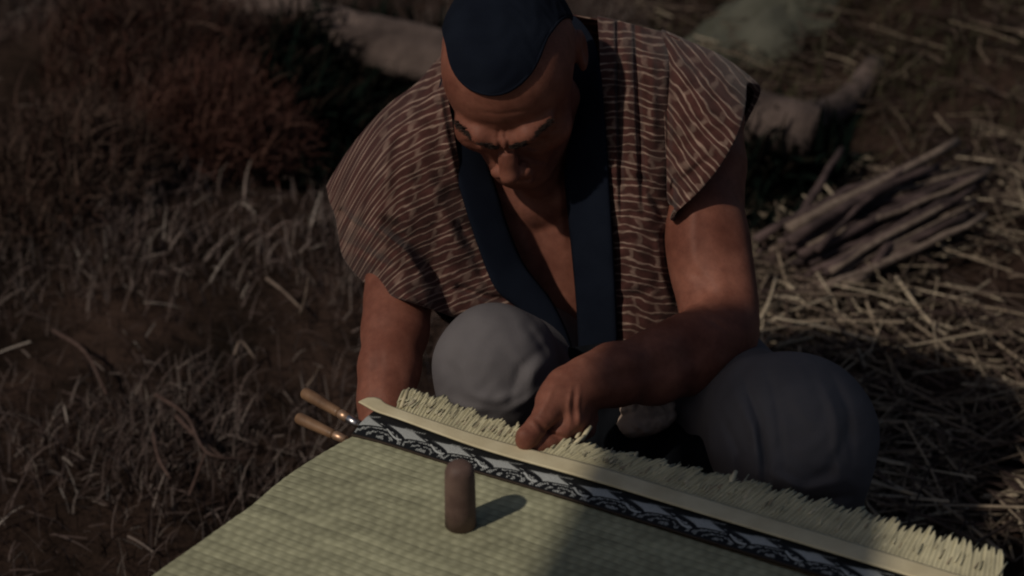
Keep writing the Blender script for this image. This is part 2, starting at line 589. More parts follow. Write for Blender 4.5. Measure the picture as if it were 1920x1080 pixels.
gx = axis(-2.2, 2.2, 0.03, 20); gy = axis(0.0, 6.0, 0.03, 20)
X, Y = np.meshgrid(gx, gy)
Z = ground_h(X, Y)
mesh_obj('ground', np.stack([X, Y, Z], -1).reshape(-1, 3), grid_faces(len(gy), len(gx)), M['soil'], None, origin=np.zeros(3))
tag(bpy.data.objects['ground'], kind='structure')


# ------------------------------------------------------------------ grass and straw
def blades(n, xs, ys, length, width, colors, lean=0.5, z_off=0.0, segs=3, flat=False):
    """arrays of n curved blades -> verts, faces, cols"""
    z0 = ground_h(xs, ys) + z_off
    az = RNG.uniform(0, 2 * math.pi, n)
    if flat:
        el = RNG.normal(0.06, 0.12, n)
    else:
        el = np.clip(RNG.normal(math.pi / 2 - lean * 0.6, lean * 0.6, n), 0.15, math.pi / 2)
    bend = RNG.uniform(0.1, 0.9, n) * lean * (0.25 if flat else 1)
    dirx, diry = np.cos(az), np.sin(az)
    wa = az + math.pi / 2 + RNG.normal(0, 0.5, n)
    wx, wy = np.cos(wa), np.sin(wa)
    V = np.zeros((n, (segs + 1) * 2, 3)); C = np.zeros((n, (segs + 1) * 2, 3))
    px, py, pz = xs.copy(), ys.copy(), z0.copy()
    e = el.copy()
    for s in range(segs + 1):
        w = width * (1 - 0.8 * (s / segs) ** 1.5)
        if flat: w = width
        wz = 0.4 * w
        V[:, 2 * s] = np.stack([px - wx * w, py - wy * w, pz - wz], -1)
        V[:, 2 * s + 1] = np.stack([px + wx * w, py + wy * w, pz + wz], -1)
        C[:, 2 * s] = colors; C[:, 2 * s + 1] = colors
        st = length / segs
        px = px + dirx * np.cos(e) * st; py = py + diry * np.cos(e) * st; pz = pz + np.sin(e) * st
        e = e - bend / segs * 2
    F = []
    base = np.arange(n)[:, None] * ((segs + 1) * 2)
    for s in range(segs):
        F.append(np.concatenate([base + 2 * s, base + 2 * s + 1, base + 2 * s + 3, base + 2 * s + 2], 1))
    return V.reshape(-1, 3), np.concatenate(F), C.reshape(-1, 3)


def colmix(n, cols, probs, var=0.25):
    cols = np.array(cols)
    i = RNG.choice(len(cols), n, p=np.array(probs) / np.sum(probs))
    return cols[i] * RNG.uniform(1 - var, 1 + var, (n, 1))


def clump_pick(n, x0, x1, y0, y1, freq, power, seed):
    """density varies in clumps"""
    r = np.random.default_rng(seed)
    xs = r.uniform(x0, x1, n * 3); ys = r.uniform(y0, y1, n * 3)
    f = 0
    for k in range(7):
        a = r.uniform(0, 2 * math.pi); w = freq * r.uniform(0.6, 1.7)
        f = f + np.sin(w * (xs * math.cos(a) + ys * math.sin(a)) + r.uniform(0, 6.28))
    f = (f + 7) / 14
    p = f ** power
    keep = r.uniform(0, p.max(), n * 3) < p
    return xs[keep][:n], ys[keep][:n]


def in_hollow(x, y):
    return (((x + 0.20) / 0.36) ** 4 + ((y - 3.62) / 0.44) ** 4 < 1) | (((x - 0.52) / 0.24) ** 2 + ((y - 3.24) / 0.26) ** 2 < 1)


# left and back: dry grass
xs, ys = clump_pick(75000, -2.0, 0.35, 1.9, 6.2, 9, 3.0, 3)
m_ = ~in_hollow(xs, ys)
xs, ys = xs[m_], ys[m_]
n = len(xs)
cols = colmix(n, [(0.070, 0.052, 0.048), (0.112, 0.085, 0.078), (0.165, 0.135, 0.122), (0.038, 0.025, 0.022), (0.27, 0.235, 0.21)], [4, 4, 2, 3, 0.3])
red = np.exp(-(((xs + 0.85) / 0.35) ** 2 + ((ys - 3.6) / 0.35) ** 2))
cols = cols * (1 - red[:, None]) + red[:, None] * np.array([0.09, 0.040, 0.030]) * RNG.uniform(0.6, 1.4, (n, 1))
pale = np.exp(-(((xs + 0.55) / 0.4) ** 2 + ((ys - 3.0) / 0.22) ** 2))
cols = cols * (1 + 0.8 * pale[:, None])
L_ = RNG.uniform(0.03, 0.085, n) * (1 + 0.8 * red)
w_ = RNG.uniform(0.0007, 0.0017, n)
V, F, C = blades(n, xs, ys, L_, w_, cols, 0.75)
tag(mesh_obj('dry_grass', V, F, M['grass_tint'], None, cols=C, smooth=False), 'short brown dry grass covering the bank to the left of the man', 'grass', kind='stuff')

# lying chaff between the tufts
n = 3000
xs, ys = clump_pick(n, -2.0, 0.4, 1.9, 5.5, 6, 1.5, 5)
m_ = ~in_hollow(xs, ys)
xs, ys = xs[m_], ys[m_]; n = len(xs)
cols = colmix(n, [(0.07, 0.050, 0.045), (0.14, 0.112, 0.10), (0.30, 0.26, 0.23)], [5, 2, 0.35])
V, F, C = blades(n, xs, ys, RNG.uniform(0.015, 0.06, n), RNG.uniform(0.0007, 0.0014, n), cols, 0.8, 0.02, flat=True)
tag(mesh_obj('grass_chaff', V, F, M['grass_tint'], None, cols=C, smooth=False), 'broken dry stems lying loose over the grass at left', 'chaff', kind='stuff')


def stalks(n, x0, x1, y0, y1, lmin, lmax, rmin, rmax, cols_, probs, zmax, seed, keep=None, tilt=0.12):
    r = np.random.default_rng(seed)
    xs, ys = clump_pick(n, x0, x1, y0, y1, 7, 1.2, seed)
    if keep is not None:
        k = keep(xs, ys); xs, ys = xs[k], ys[k]
    n = len(xs)
    az = r.uniform(0, math.pi, n); el = r.normal(0, tilt, n)
    Ls = r.uniform(lmin, lmax, n); rad = r.uniform(rmin, rmax, n)
    z = ground_h(xs, ys) + r.uniform(0.004, zmax, n)
    cols = colmix(n, cols_, probs)
    d = np.stack([np.cos(az) * np.cos(el), np.sin(az) * np.cos(el), np.sin(el)], -1)
    side = np.stack([-np.sin(az), np.cos(az), np.zeros(n)], -1)
    up = np.cross(d, side)
    c = np.stack([xs, ys, z], -1)
    bendv = side * (r.normal(0, 0.05, n) * Ls)[:, None]
    V = np.zeros((n, 9, 3))
    for s, t in enumerate((-0.5, 0.0, 0.5)):
        q = c + d * (t * Ls)[:, None] + (bendv if s == 1 else 0)
        for k in range(3):
            a = 2 * math.pi * k / 3
            V[:, s * 3 + k] = q + (side * math.cos(a) + up * math.sin(a)) * rad[:, None]
    base = np.arange(n)[:, None] * 9
    F = []
    for s in range(2):
        for k in range(3):
            k2 = (k + 1) % 3
            F.append(np.concatenate([base + s * 3 + k, base + s * 3 + k2, base + s * 3 + 3 + k2, base + s * 3 + 3 + k], 1))
    C = np.repeat(cols, 9, axis=0)
    return V.reshape(-1, 3), np.concatenate(F), C


straw_cols = [(0.085, 0.058, 0.046), (0.16, 0.12, 0.09), (0.28, 0.22, 0.16), (0.46, 0.38, 0.28), (0.045, 0.028, 0.024)]
V, F, C = stalks(5200, 0.30, 2.2, 2.0, 3.35, 0.04, 0.26, 0.0010, 0.0030, straw_cols, [4, 3.5, 2.8, 2.0, 3], 0.065, 11)
tag(mesh_obj('straw_litter', V, F, M['straw_tint'], None, cols=C, smooth=False), 'tangled pale straw littering the ground on the right', 'straw', kind='stuff')
V, F, C = stalks(3200, 0.30, 2.2, 3.1, 5.6, 0.04, 0.20, 0.0010, 0.0028, straw_cols, [5, 3, 1, 0.3, 4], 0.05, 12, keep=lambda x, y: ~in_hollow(x, y))
tag(mesh_obj('brown_litter', V, F, M['straw_tint'], None, cols=C, smooth=False), 'dark brown stems littering the ground beyond the firewood', 'straw', kind='stuff')
xs, ys = clump_pick(16000, 0.35, 2.6, 3.3, 6.5, 8, 1.8, 21)
m_ = ~in_hollow(xs, ys); xs, ys = xs[m_], ys[m_]; n = len(xs)
cols = colmix(n, [(0.055, 0.052, 0.030), (0.09, 0.085, 0.052), (0.045, 0.034, 0.024), (0.17, 0.155, 0.11)], [4, 3, 3, 0.5])
V, F, C = blades(n, xs, ys, RNG.uniform(0.03, 0.10, n), RNG.uniform(0.0008, 0.002, n), cols, 0.7)
tag(mesh_obj('olive_grass', V, F, M['grass_tint'], None, cols=C, smooth=False), 'olive green grass growing beyond the log at upper right', 'grass', kind='stuff')
# near-black blades in the hollow: shade under the log painted into their colour
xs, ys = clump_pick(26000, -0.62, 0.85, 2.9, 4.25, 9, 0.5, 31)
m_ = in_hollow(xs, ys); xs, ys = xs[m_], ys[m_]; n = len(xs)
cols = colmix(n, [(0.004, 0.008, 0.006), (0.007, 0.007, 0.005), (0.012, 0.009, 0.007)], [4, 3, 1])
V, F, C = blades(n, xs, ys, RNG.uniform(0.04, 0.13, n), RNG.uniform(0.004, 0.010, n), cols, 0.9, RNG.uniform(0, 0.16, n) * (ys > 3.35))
tag(mesh_obj('shade_tinted_undergrowth', V, F, M['grass_tint'], None, cols=C, smooth=False), 'undergrowth in the hollow under the log, its shade painted in as near black', 'undergrowth', kind='stuff')

# twigs and large straws one can tell apart
def stick(pts, r, col_mat, label, cat='twig', sides=7):
    """pts: (px,py,height above ground)"""
    q = []
    for px, py, h in pts:
        w = G(px, py, h)
        w = G(px, py, h + float(ground_h(w[0], w[1])))
        q.append(w)
    q = cr(np.linspace(0, len(q) - 1, 4 * (len(q) - 1) + 1), np.array(q))
    nn = len(q)
    rr = [r * (1 - 0.5 * i / (nn - 1)) for i in range(nn)]
    vs, fs = tube(q, rr, sides)
    o = mesh_obj('straw_stem' if cat == 'straw' else 'twig', vs, fs, col_mat)
    return tag(o, label, cat)


M['twig_mid'] = noise_mat('dull_twig', (0.15, 0.11, 0.09), (0.24, 0.185, 0.15), scale=60, rough=0.9)
M['twig_dark'] = noise_mat('dark_twig', (0.06, 0.036, 0.030), (0.105, 0.068, 0.058), scale=60, rough=0.9)
M['twig_pale'] = noise_mat('pale_straw', (0.36, 0.29, 0.21), (0.52, 0.43, 0.32), scale=60, rough=0.8)
stick([(500, 522, .06), (530, 545, .05), (566, 580, .03)], .0035, M['twig_mid'], 'pale bent twig lying in the grass left of the shoulder, upper arm of a V')
stick([(563, 590, .02), (572, 560, .06), (578, 520, .10)], .0028, M['twig_mid'], 'short upright twig rising beside the V shaped twig in the grass')
stick([(440, 665, .04), (452, 640, .05), (478, 672, .03)], .003, M['twig_mid'], 'small hooked pale twig in the middle of the left grass')
stick([(292, 740, .05), (350, 780, .05), (390, 850, .06), (480, 862, .04)], .0035, M['twig_dark'], 'long reddish brown stem curving through the lower left grass')
stick([(288, 812, .05), (298, 860, .05), (320, 898, .04)], .0045, M['twig_dark'], 'thick curved stem at the lower left corner of the grass')
stick([(355, 930, .03), (372, 885, .06), (385, 850, .09)], .0035, M['twig_dark'], 'upright brown stem crossing the long stem at lower left')
stick([(330, 780, .05), (372, 822, .05), (420, 860, .04)], .004, M['twig_dark'], 'brown forked twig lying beneath the long curved stem at lower left')
stick([(575, 725, .04), (590, 705, .06), (598, 688, .09)], .002, M['twig_mid'], 'thin pale twig standing just above the upper awl handle')
stick([(100, 620, .05), (160, 660, .05), (200, 740, .04)], .004, M['twig_dark'], 'brown twig lying in the grass at the far left')
stick([(1385, 640, .03), (1470, 590, .05), (1560, 556, .06)], .0045, M['twig_pale'], 'longest pale straw stem slanting across the litter right of the elbow', 'straw')
stick([(1420, 606, .05), (1440, 570, .07), (1455, 520, .09)], .0040, M['twig_pale'], 'pale straw standing upright beside the elbow and crossing the long stem', 'straw')
stick([(1478, 532, .06), (1500, 560, .05), (1518, 582, .04)], .0030, M['twig_pale'], 'thin straw leaning down to the right in the litter', 'straw')
stick([(1606, 655, .05), (1622, 690, .03)], .0060, M['twig_pale'], 'short thick pale straw stub at the right edge above the knee', 'straw')
stick([(1400, 535, .05), (1460, 520, .05), (1530, 530, .05), (1600, 560, .04)], .0035, M['twig_dark'], 'brown stem lying level across the straw below the firewood', 'straw')
stick([(1560, 190, .10), (1585, 222, .05)], .0050, M['twig_pale'], 'bright straw lying on the olive grass at upper right', 'straw')
stick([(1585, 285, .06), (1640, 300, .05)], .0050, M['twig_pale'], 'bright level straw at the right edge above the firewood', 'straw')
stick([(1390, 400, .04), (1430, 455, .05), (1470, 500, .05)], .0030, M['twig_dark'], 'dark stem slanting down from the hollow to the litter', 'straw')
stick([(1680, 520, .05), (1740, 600, .05), (1790, 640, .04)], .0045, M['twig_pale'], 'pale straw stem lying in the litter beyond the knee at far right', 'straw')


# ------------------------------------------------------------------ log, branch, firewood, rock
def rough_log(a, b, ra, rb, seed, wob=0.02, n=26, sides=20, rough=0.12):
    r = np.random.default_rng(seed)
    a, b = np.array(a, float), np.array(b, float)
    ts = np.linspace(0, 1, n)
    ph = r.uniform(0, 6.28, 6)
    path = a[None] * (1 - ts[:, None]) + b[None] * ts[:, None]
    path[:, 2] += wob * np.sin(ts * 5 + ph[0]); path[:, 1] += wob * np.sin(ts * 4 + ph[1])
    vs, fs = tube(path, list(ra + (rb - ra) * ts), sides)
    vs = np.array([tuple(v) for v in vs])
    for i in range(n):
        for k in range(sides):
            an = 2 * math.pi * k / sides
            f = 1 + rough * (math.sin(3 * an + ph[2] + ts[i] * 4) * 0.5 + math.sin(7 * an + ph[3] + ts[i] * 2) * 0.3 + math.sin(11 * an + ph[4]) * 0.25) + rough * 0.3 * r.normal()
            j = i * sides + k
            vs[j] = path[i] + (vs[j] - path[i]) * f
    return vs, fs


lg = empty('fallen_log', tuple(G(1100, 250, 0.0)))
tag(lg, 'long brown fallen log lying behind the man across the hollow', 'log')
va, fa = rough_log(toW(P(420, 20, 4.25)), toW(P(1530, 262, 3.72)), 0.085, 0.062, 1)
mesh_obj('trunk', va, fa, M['bark'], lg)
va, fa = rough_log(toW(P(1480, 262, 3.70)), toW(P(1640, 120, 4.1)), 0.042, 0.024, 2, 0.02, 14, 12)
mesh_obj('branch', va, fa, M['bark'], lg)
sb_root = empty('stalk_bundle', tuple(G(1600, 460, 0.0)))
tag(sb_root, 'bundle of thin purple grey stalks lying at the right beyond the straw', 'stalk bundle')
rs = np.random.default_rng(77)
shared = []
for k in range(5):
    vs, fs = rough_log((0, 0, 0), (1, 0, 0), 1.0, 0.75, 60 + k, 0.0, 12, 8, 0.10)
    shared.append((vs, fs))
for k in range(64):
    u = rs.uniform(0, 1); lay = rs.uniform(0, 1)
    a = G(1470 + 70 * u + rs.normal(0, 26), 484 + 86 * u + rs.normal(0, 10), 0.0)
    b_ = G(1730 + 70 * u + rs.normal(0, 55), 352 + 118 * u + rs.normal(0, 13), 0.0)
    hgt = 0.012 + 0.085 * lay * (1 - abs(u - 0.4))
    a = a + [0, 0, hgt]; b_ = b_ + [0, 0, hgt + rs.uniform(0.0, 0.04)]
    r_ = rs.uniform(0.0035, 0.0100) * (1.35 if lay > .9 else 1)
    n_ = 9
    path = a[None] * (1 - np.linspace(0, 1, n_)[:, None]) + b_[None] * np.linspace(0, 1, n_)[:, None]
    path = path + rs.normal(0, 0.0018, path.shape) + np.stack([0 * np.linspace(0, 1, n_), 0 * np.linspace(0, 1, n_), 0.008 * np.sin(np.linspace(0, math.pi, n_)) * rs.normal()], -1)
    vs, fs = tube(path, list(r_ * (1 + rs.normal(0, .10, n_)) * np.linspace(1, .75, n_)), 7)
    mesh_obj('stalk', vs, fs, M['firewood'] if k % 4 else M['twig_mid'], sb_root)

# pale rock slab upper right
vs, fs = [], []
c = G(1510, 180, 0.0)
nn, mm = 28, 18
r = np.random.default_rng(5)
for i in range(mm + 1):
    th = math.pi * i / mm
    for k in range(nn):
        ph = 2 * math.pi * k / nn
        q = 1 + 0.08 * math.sin(3 * ph + th * 2) + 0.09 * math.sin(5 * ph + 1 - 3 * th) + 0.05 * math.sin(9 * ph + 7 * th) + 0.03 * r.normal()
        vs.append((c[0] + 0.26 * q * math.sin(th) * math.cos(ph), c[1] + 0.35 + 0.22 * q * math.sin(th) * math.sin(ph), c[2] - 0.04 + 0.15 * q * math.cos(th)))
for i in range(mm):
    for k in range(nn):
        k2 = (k + 1) % nn
        fs.append((i * nn + k, (i + 1) * nn + k, (i + 1) * nn + k2, i * nn + k2))
tag(mesh_obj('rock', vs, fs, M['rock'], None), 'pale grey rock beyond the log at the upper right', 'rock')

# reddish bush heads upper left
def bush(px, py, rad, h, nb, cols, label, seed):
    global RNG
    c = G(px, py, 0.0)
    r = np.random.default_rng(seed)
    root = empty('dry_bush', (c[0], c[1], float(ground_h(c[0], c[1]))))
    tag(root, label, 'bush', 'dry bushes at the upper left')
    a = r.uniform(0, 6.28, nb); q = np.sqrt(r.uniform(0, 1, nb)) * rad
    xs, ys = c[0] + q * np.cos(a), c[1] + q * np.sin(a)
    hh = h * np.sqrt(np.clip(1 - (q / rad) ** 2, 0, 1)) * r.uniform(0.2, 1.0, nb)
    colr = colmix(nb, cols, [1] * len(cols))
    V, F, C = blades(nb, xs, ys, r.uniform(0.03, 0.09, nb), r.uniform(0.0009, 0.0022, nb), colr, 0.9, hh)
    mesh_obj('foliage', V, F, M['grass_tint'], root, cols=C, smooth=False)
    st = []
    for k in range(16):
        an = r.uniform(0, 6.28); rr = rad * r.uniform(0.3, 0.9)
        b0 = np.array([c[0] + 0.1 * rad * math.cos(an), c[1] + 0.1 * rad * math.sin(an), float(ground_h(c[0], c[1])) - 0.02])
        b1 = np.array([c[0] + rr * math.cos(an), c[1] + rr * math.sin(an), float(ground_h(c[0], c[1])) + h * r.uniform(0.6, 1.0)])
        st.append(tube([b0, (b0 + b1) / 2 + [0, 0, 0.03], b1], [0.004, 0.003, 0.0015], 5))
    mesh_obj('stems', *join(st), M['twig_dark'], root)


bush(430, 330, 0.20, 0.20, 5200, [(0.085, 0.038, 0.030), (0.055, 0.028, 0.024), (0.11, 0.058, 0.045)], 'rounded reddish brown bush beyond the grassy bank, nearest the hollow', 51)
bush(315, 250, 0.26, 0.22, 5200, [(0.075, 0.036, 0.028), (0.05, 0.03, 0.026), (0.10, 0.065, 0.052)], 'wide red brown bush at the left beyond the bank', 52)
bush(505, 200, 0.20, 0.16, 3600, [(0.055, 0.032, 0.027), (0.08, 0.045, 0.037), (0.03, 0.02, 0.018)], 'darker brown bush standing left of the dark hollow', 53)
bush(120, 420, 0.22, 0.16, 4000, [(0.07, 0.04, 0.032), (0.045, 0.03, 0.025), (0.10, 0.068, 0.055)], 'low brown bush in the grass at the far left', 54)


# ------------------------------------------------------------------ tatami mat on its bench
MZ = 0.52
mat_root = empty('tatami_mat', tuple(G(661, 812, MZ - 0.04)))
tag(mat_root, 'greenish tatami mat with brocade edging being sewn in front of the man', 'tatami mat')
O = G(661, 812, MZ)
E1 = (G(1015, 923, MZ) - O); E1 /= np.linalg.norm(E1)
Ee = (G(500, 923, MZ) - O); Ee /= np.linalg.norm(Ee)


def mat_pt(s, t, z=0.0):
    return O[None] + np.asarray(s)[:, None] * E1 + np.asarray(t)[:, None] * Ee + np.stack([np.zeros(len(s)), np.zeros(len(s)), np.zeros(len(s)) + z], -1)


s1 = np.concatenate([np.arange(0, 0.50, 0.0012), np.arange(0.50, 1.41, 0.05)])
t1 = np.concatenate([np.arange(0, 0.34, 0.0012), np.arange(0.34, 0.85, 0.05)])
S, T = np.meshgrid(s1, t1)
Sf, Tf = S.ravel(), T.ravel()
row = 0.0098
wob = 0.0006 * np.sin(Sf * 60) + 0.0005 * np.sin(Tf * 45 + Sf * 20)
rowi = np.floor((Tf + wob) / row)
inrow = ((Tf + wob) / row) % 1
colp = (Sf + rowi % 2 * 0.0060 + 0.0022 * np.sin(rowi * 2.4) + 0.001 * np.sin(Sf * 90 + rowi)) / 0.0125
bumpz = 0.0008 * np.sin(inrow * math.pi) ** 0.5 * (0.72 + 0.28 * np.cos(2 * math.pi * colp)) + 0.00025 * np.sin(Tf / 0.0026 * 2 * math.pi)
lowf = 0.0015 * np.sin(Sf * 9 + 1) * np.sin(Tf * 11)
# the end edge bows outwards
bow = -0.007 * np.sin(np.clip(Tf / 0.16, 0, 1) * math.pi) * np.clip(1 - Sf / 0.05, 0, 1)
dense = (Sf < 0.5) & (Tf < 0.34)
zz = np.where(dense, bumpz, 0) + lowf
drop = -0.006 * np.clip(1 - Sf / 0.008, 0, 1) ** 2
Vm = mat_pt(Sf + bow, Tf, 0) + np.stack([0 * zz, 0 * zz, zz + drop], -1)
base = np.array([0.345, 0.338, 0.222])
rr_ = np.random.default_rng(4)
rowt = rr_.normal(0, 0.05, 400)[(rowi.astype(int)) % 400]
streak = 0.06 * np.sin(Tf / 0.0013 * 1.7 + 3 * np.sin(Sf * 25)) + 0.05 * np.sin(Sf * 31 + 4 * np.sin(Tf * 19)) * np.sin(Tf * 27)
shade = 1 + rowt[:, None] + streak[:, None] + 0.10 * np.cos(2 * math.pi * colp)[:, None] * np.array([1, 1, 1.1]) + 0.08 * np.sin(rowi * 12.9898)[:, None] + 0.05 * np.sin(np.floor(colp) * 7.3 + rowi)[:, None]
shade = shade - 0.22 * (inrow < 0.16)[:, None]
Cm = base[None] * shade
sheet('woven_surface', Vm, len(t1), len(s1), M['rush'], mat_root, 0.003, cols=Cm, flip=True)
# core of pressed straw under the surface
cc = [mat_pt(np.array([s]), np.array([t]), z)[0] for z in (-0.05, -0.0035) for (s, t) in ((0.004, -0.05), (1.39, -0.05), (1.39, 0.84), (0.004, 0.84))]
M['core'] = noise_mat('straw_core', (0.22, 0.17, 0.10), (0.36, 0.29, 0.18), scale=50, rough=0.9, bump=0.5)
mesh_obj('straw_core', cc, [(0, 3, 2, 1), (4, 5, 6, 7), (0, 1, 5, 4), (1, 2, 6, 5), (2, 3, 7, 6), (3, 0, 4, 7)], M['core'], mat_root, smooth=False)


def on_mat(pts, z):
    return np.array([G(a, b, MZ + z) for a, b in pts])


def ruled(lo, hi, n, m, zf=None):
    a = cr(np.linspace(0, len(lo) - 1, n), lo); b = cr(np.linspace(0, len(hi) - 1, n), hi)
    t = np.linspace(0, 1, m)[:, None, None]
    return (a[None] * (1 - t) + b[None] * t)


# brocade band: lower edge / upper edge
lo_ = on_mat([(658, 815), (720, 831), (837, 868), (1015, 920), (1180, 970), (1500, 1067), (1800, 1158)], 0.003)
hi_ = on_mat([(700, 771), (745, 786), (890, 838), (1080, 893), (1236, 939), (1556, 1036), (1856, 1127)], 0.003)
nS, nT = 1500, 76
B = ruled(lo_, hi_, nS, nT)
len_s = np.concatenate([[0], np.cumsum(np.linalg.norm(np.diff(B[nT // 2], axis=0), axis=1))])
s = np.broadcast_to(len_s[None], (nT, nS)); t = np.broadcast_to(np.linspace(0, 1, nT)[:, None], (nT, nS))
Lp = 0.0555; Wd = 0.052
ph = (s - 0.012) / Lp
f = (ph - 0.30) % 1 - 0.5                       # diamond phase
ds = np.abs(f) * Lp; dt = np.abs(t - 0.57 + 0.16 * f) * Wd
dia = (ds / 0.0250) ** 0.66 + (dt / 0.0118) ** 0.95 < 1
hatch = (np.sin(s / 0.0021 * 2 * math.pi) * 0.5 + 0.5)
hatch2 = (np.sin((t * Wd) / 0.0028 * 2 * math.pi) * 0.5 + 0.5)
g = (ph + 0.22) % 1 - 0.5                       # rosette phase
rr = np.hypot(g * Lp * 0.62, (t - 0.14) * Wd * 1.0) + 0.0007 * np.sin(ph * 61 + t * 17)
ring = ((rr > 0.0138) & (rr < 0.0166)) | ((rr > 0.0075) & (rr < 0.0096)) | (rr < 0.0036)
ring &= (t < 0.50) & ~((np.sin(ph * 37) + np.sin(t * 23 + ph * 11)) > 1.1)
wave = np.abs((t - 0.42 - 0.16 * np.sin(2 * math.pi * ph + 0.6)) * Wd) < 0.0013
dots = (np.sin(s / 0.0031 * 2 * math.pi + 2 * np.sin(ph * 9)) * np.sin(t * Wd / 0.0030 * 2 * math.pi + np.sin(ph * 23))) > -0.05
dash = (np.abs(t - 0.80 - 0.06 * np.sin(ph * 2 * math.pi)) < 0.035) & (((ph + 0.35) % 1) < 0.42) & (np.sin(s / 0.0026 * 2 * math.pi) > -0.3)
white = np.zeros_like(s)
white = np.where(ring & dots, 0.80, white)
white = np.where(wave & ~dia, 0.9, white)
white = np.where(dia, 0.55 + 0.50 * hatch * (0.5 + 0.5 * hatch2), white)
edge = np.abs((ds / 0.0250) ** 0.66 + (dt / 0.0118) ** 0.95 - 1.13) < 0.13
white = np.where(edge & (t < 0.9), 0.05, white)
white = np.where(dash, 0.45, white)
arc = (rr > 0.0178) & (rr < 0.0225) & (t < 0.60) & ~dia
white = np.where(arc, 0.0, white)
white = np.where(t < 0.10, 0, white)
white = white * (0.85 + 0.3 * RNG.random(white.shape))
colb = np.array([0.008, 0.009, 0.011])[None, None] + white[..., None] * np.array([0.60, 0.62, 0.60])
colb[t < 0.05] = (0.035, 0.022, 0.014)
B = B.copy()
B[..., 2] += 0.0016 * np.sin(np.clip(t, 0, 1) * math.pi) + white * 0.0004 + 0.0006 * np.sin(s * 70) * t
sheet('brocade_band', B.reshape(-1, 3), nT, nS, M['brocade'], mat_root, 0.002, cols=colb.reshape(-1, 3))

# smooth cream strip
lo_ = on_mat([(672, 753), (700, 768), (745, 784), (890, 836), (1080, 891), (1236, 937), (1556, 1034), (1856, 1125)], 0.0075)
hi_ = on_mat([(690, 745), (712, 747), (742, 764), (897, 815), (1090, 866), (1250, 912), (1575, 1010), (1875, 1100)], 0.0075)
B = ruled(lo_, hi_, 500, 9)
tt = np.linspace(0, 1, 9)[:, None]
B[..., 2] += 0.0003 * np.sin(tt * math.pi) + 0.0003 * np.sin(np.linspace(0, 23, 500))[None]
sheet('cream_strip', B.reshape(-1, 3), 9, 500, M['cream'], mat_root, 0.0018)
# ragged rush sheet and frayed ends beyond the strip
outer = [(757, 742), (800, 750), (850, 768), (925, 797), (1000, 818), (1060, 833), (1140, 856), (1200, 868), (1300, 892), (1380, 910), (1450, 928), (1620, 975), (1880, 1050)]
inner = [(742, 766), (775, 778), (822, 793), (897, 818), (972, 838), (1030, 854), (1090, 868), (1150, 886), (1250, 914), (1330, 938), (1400, 958), (1575, 1012), (1875, 1102)]
lo_ = on_mat(inner, 0.002); hi_ = on_mat(outer, 0.002)
nS, nT = 1600, 16
B = ruled(lo_, hi_, nS, nT)
wv = np.linspace(0, 1, nS)
ls = np.concatenate([[0], np.cumsum(np.linalg.norm(np.diff(B[8], axis=0), axis=1))])
TT = np.linspace(0, 1, nT)[:, None]
rag = 0.12 * np.sign(np.sin(ls / 0.0075 * 2 * math.pi))[None] + 0.10 * RNG.random(nS)[None] + 0.10 * np.sin(ls / 0.035 * 6.28)[None] + 0.08 * np.sin(ls / 0.019 * 6.28)[None]
B = B + (B[-1:] - B[:1]) * (TT * (rag - 0.02))[..., None]
B[..., 2] += 0.0007 * np.sin(ls[None] / 0.0042 * 2 * math.pi + TT * 3) + TT * 0.006
Cc = np.array([0.50, 0.46, 0.31]) * (1 + 0.12 * np.sin(ls[None] / 0.0042 * 2 * math.pi + TT * 3) + 0.30 * RNG.random((1, nS)) - 0.1)[..., None]
sheet('rush_edge', B.reshape(-1, 3), nT, nS, M['straw_tint'], mat_root, 0.002, cols=Cc.reshape(-1, 3))
# the frayed rush ends
o_w = on_mat(outer, 0.0); i_w = on_mat(inner, 0.0)
parts_v, parts_f, parts_c = [], [], []
nfr = 420
off = 0
slant = (G(1042, 700, MZ) - G(1000, 735, MZ)); slant /= np.linalg.norm(slant)
for k in range(nfr):
    u = (k + random.uniform(-0.4, 0.4)) / nfr * (len(outer) - 1)
    u = min(max(u, 0.0), len(outer) - 1.001)
    a = cr(np.array([u]), i_w)[0]; b_ = cr(np.array([u]), o_w)[0]
    w = np.linalg.norm(b_ - a)
    st = a + (b_ - a) * random.uniform(0.10, 0.6)
    ln = w * random.uniform(0.35, 0.75)
    if random.random() < 0.04: ln *= 1.3
    d = slant + np.array([random.gauss(0, 0.10), random.gauss(0, 0.05), random.uniform(-0.05, 0.02)])
    d /= np.linalg.norm(d)
    z0 = 0.003 + 0.004 * random.random()
    p0 = st + np.array([0, 0, z0]); p1 = p0 + d * ln * 0.5; p2 = p1 + (d + np.array([random.gauss(0, .08), 0, random.gauss(-0.03, .04)])) * ln * 0.5
    r_ = random.uniform(0.0005, 0.0012)
    vs, fs = tube([p0, p1, p2], [r_, r_, r_ * 0.6], 6, True, 0.5)
    cc_ = np.array(random.choice([(0.56, 0.52, 0.36), (0.48, 0.45, 0.31), (0.62, 0.55, 0.40), (0.42, 0.38, 0.26), (0.36, 0.30, 0.21)])) * random.uniform(0.85, 1.1)
    parts_v += [tuple(v) for v in vs]; parts_f += [tuple(i + off for i in f_) for f_ in fs]; parts_c += [cc_] * len(vs)
    off += len(vs)
tag(mesh_obj('frayed_rush_ends', parts_v, parts_f, M['straw_tint'], mat_root, cols=np.array(parts_c)), kind='stuff')
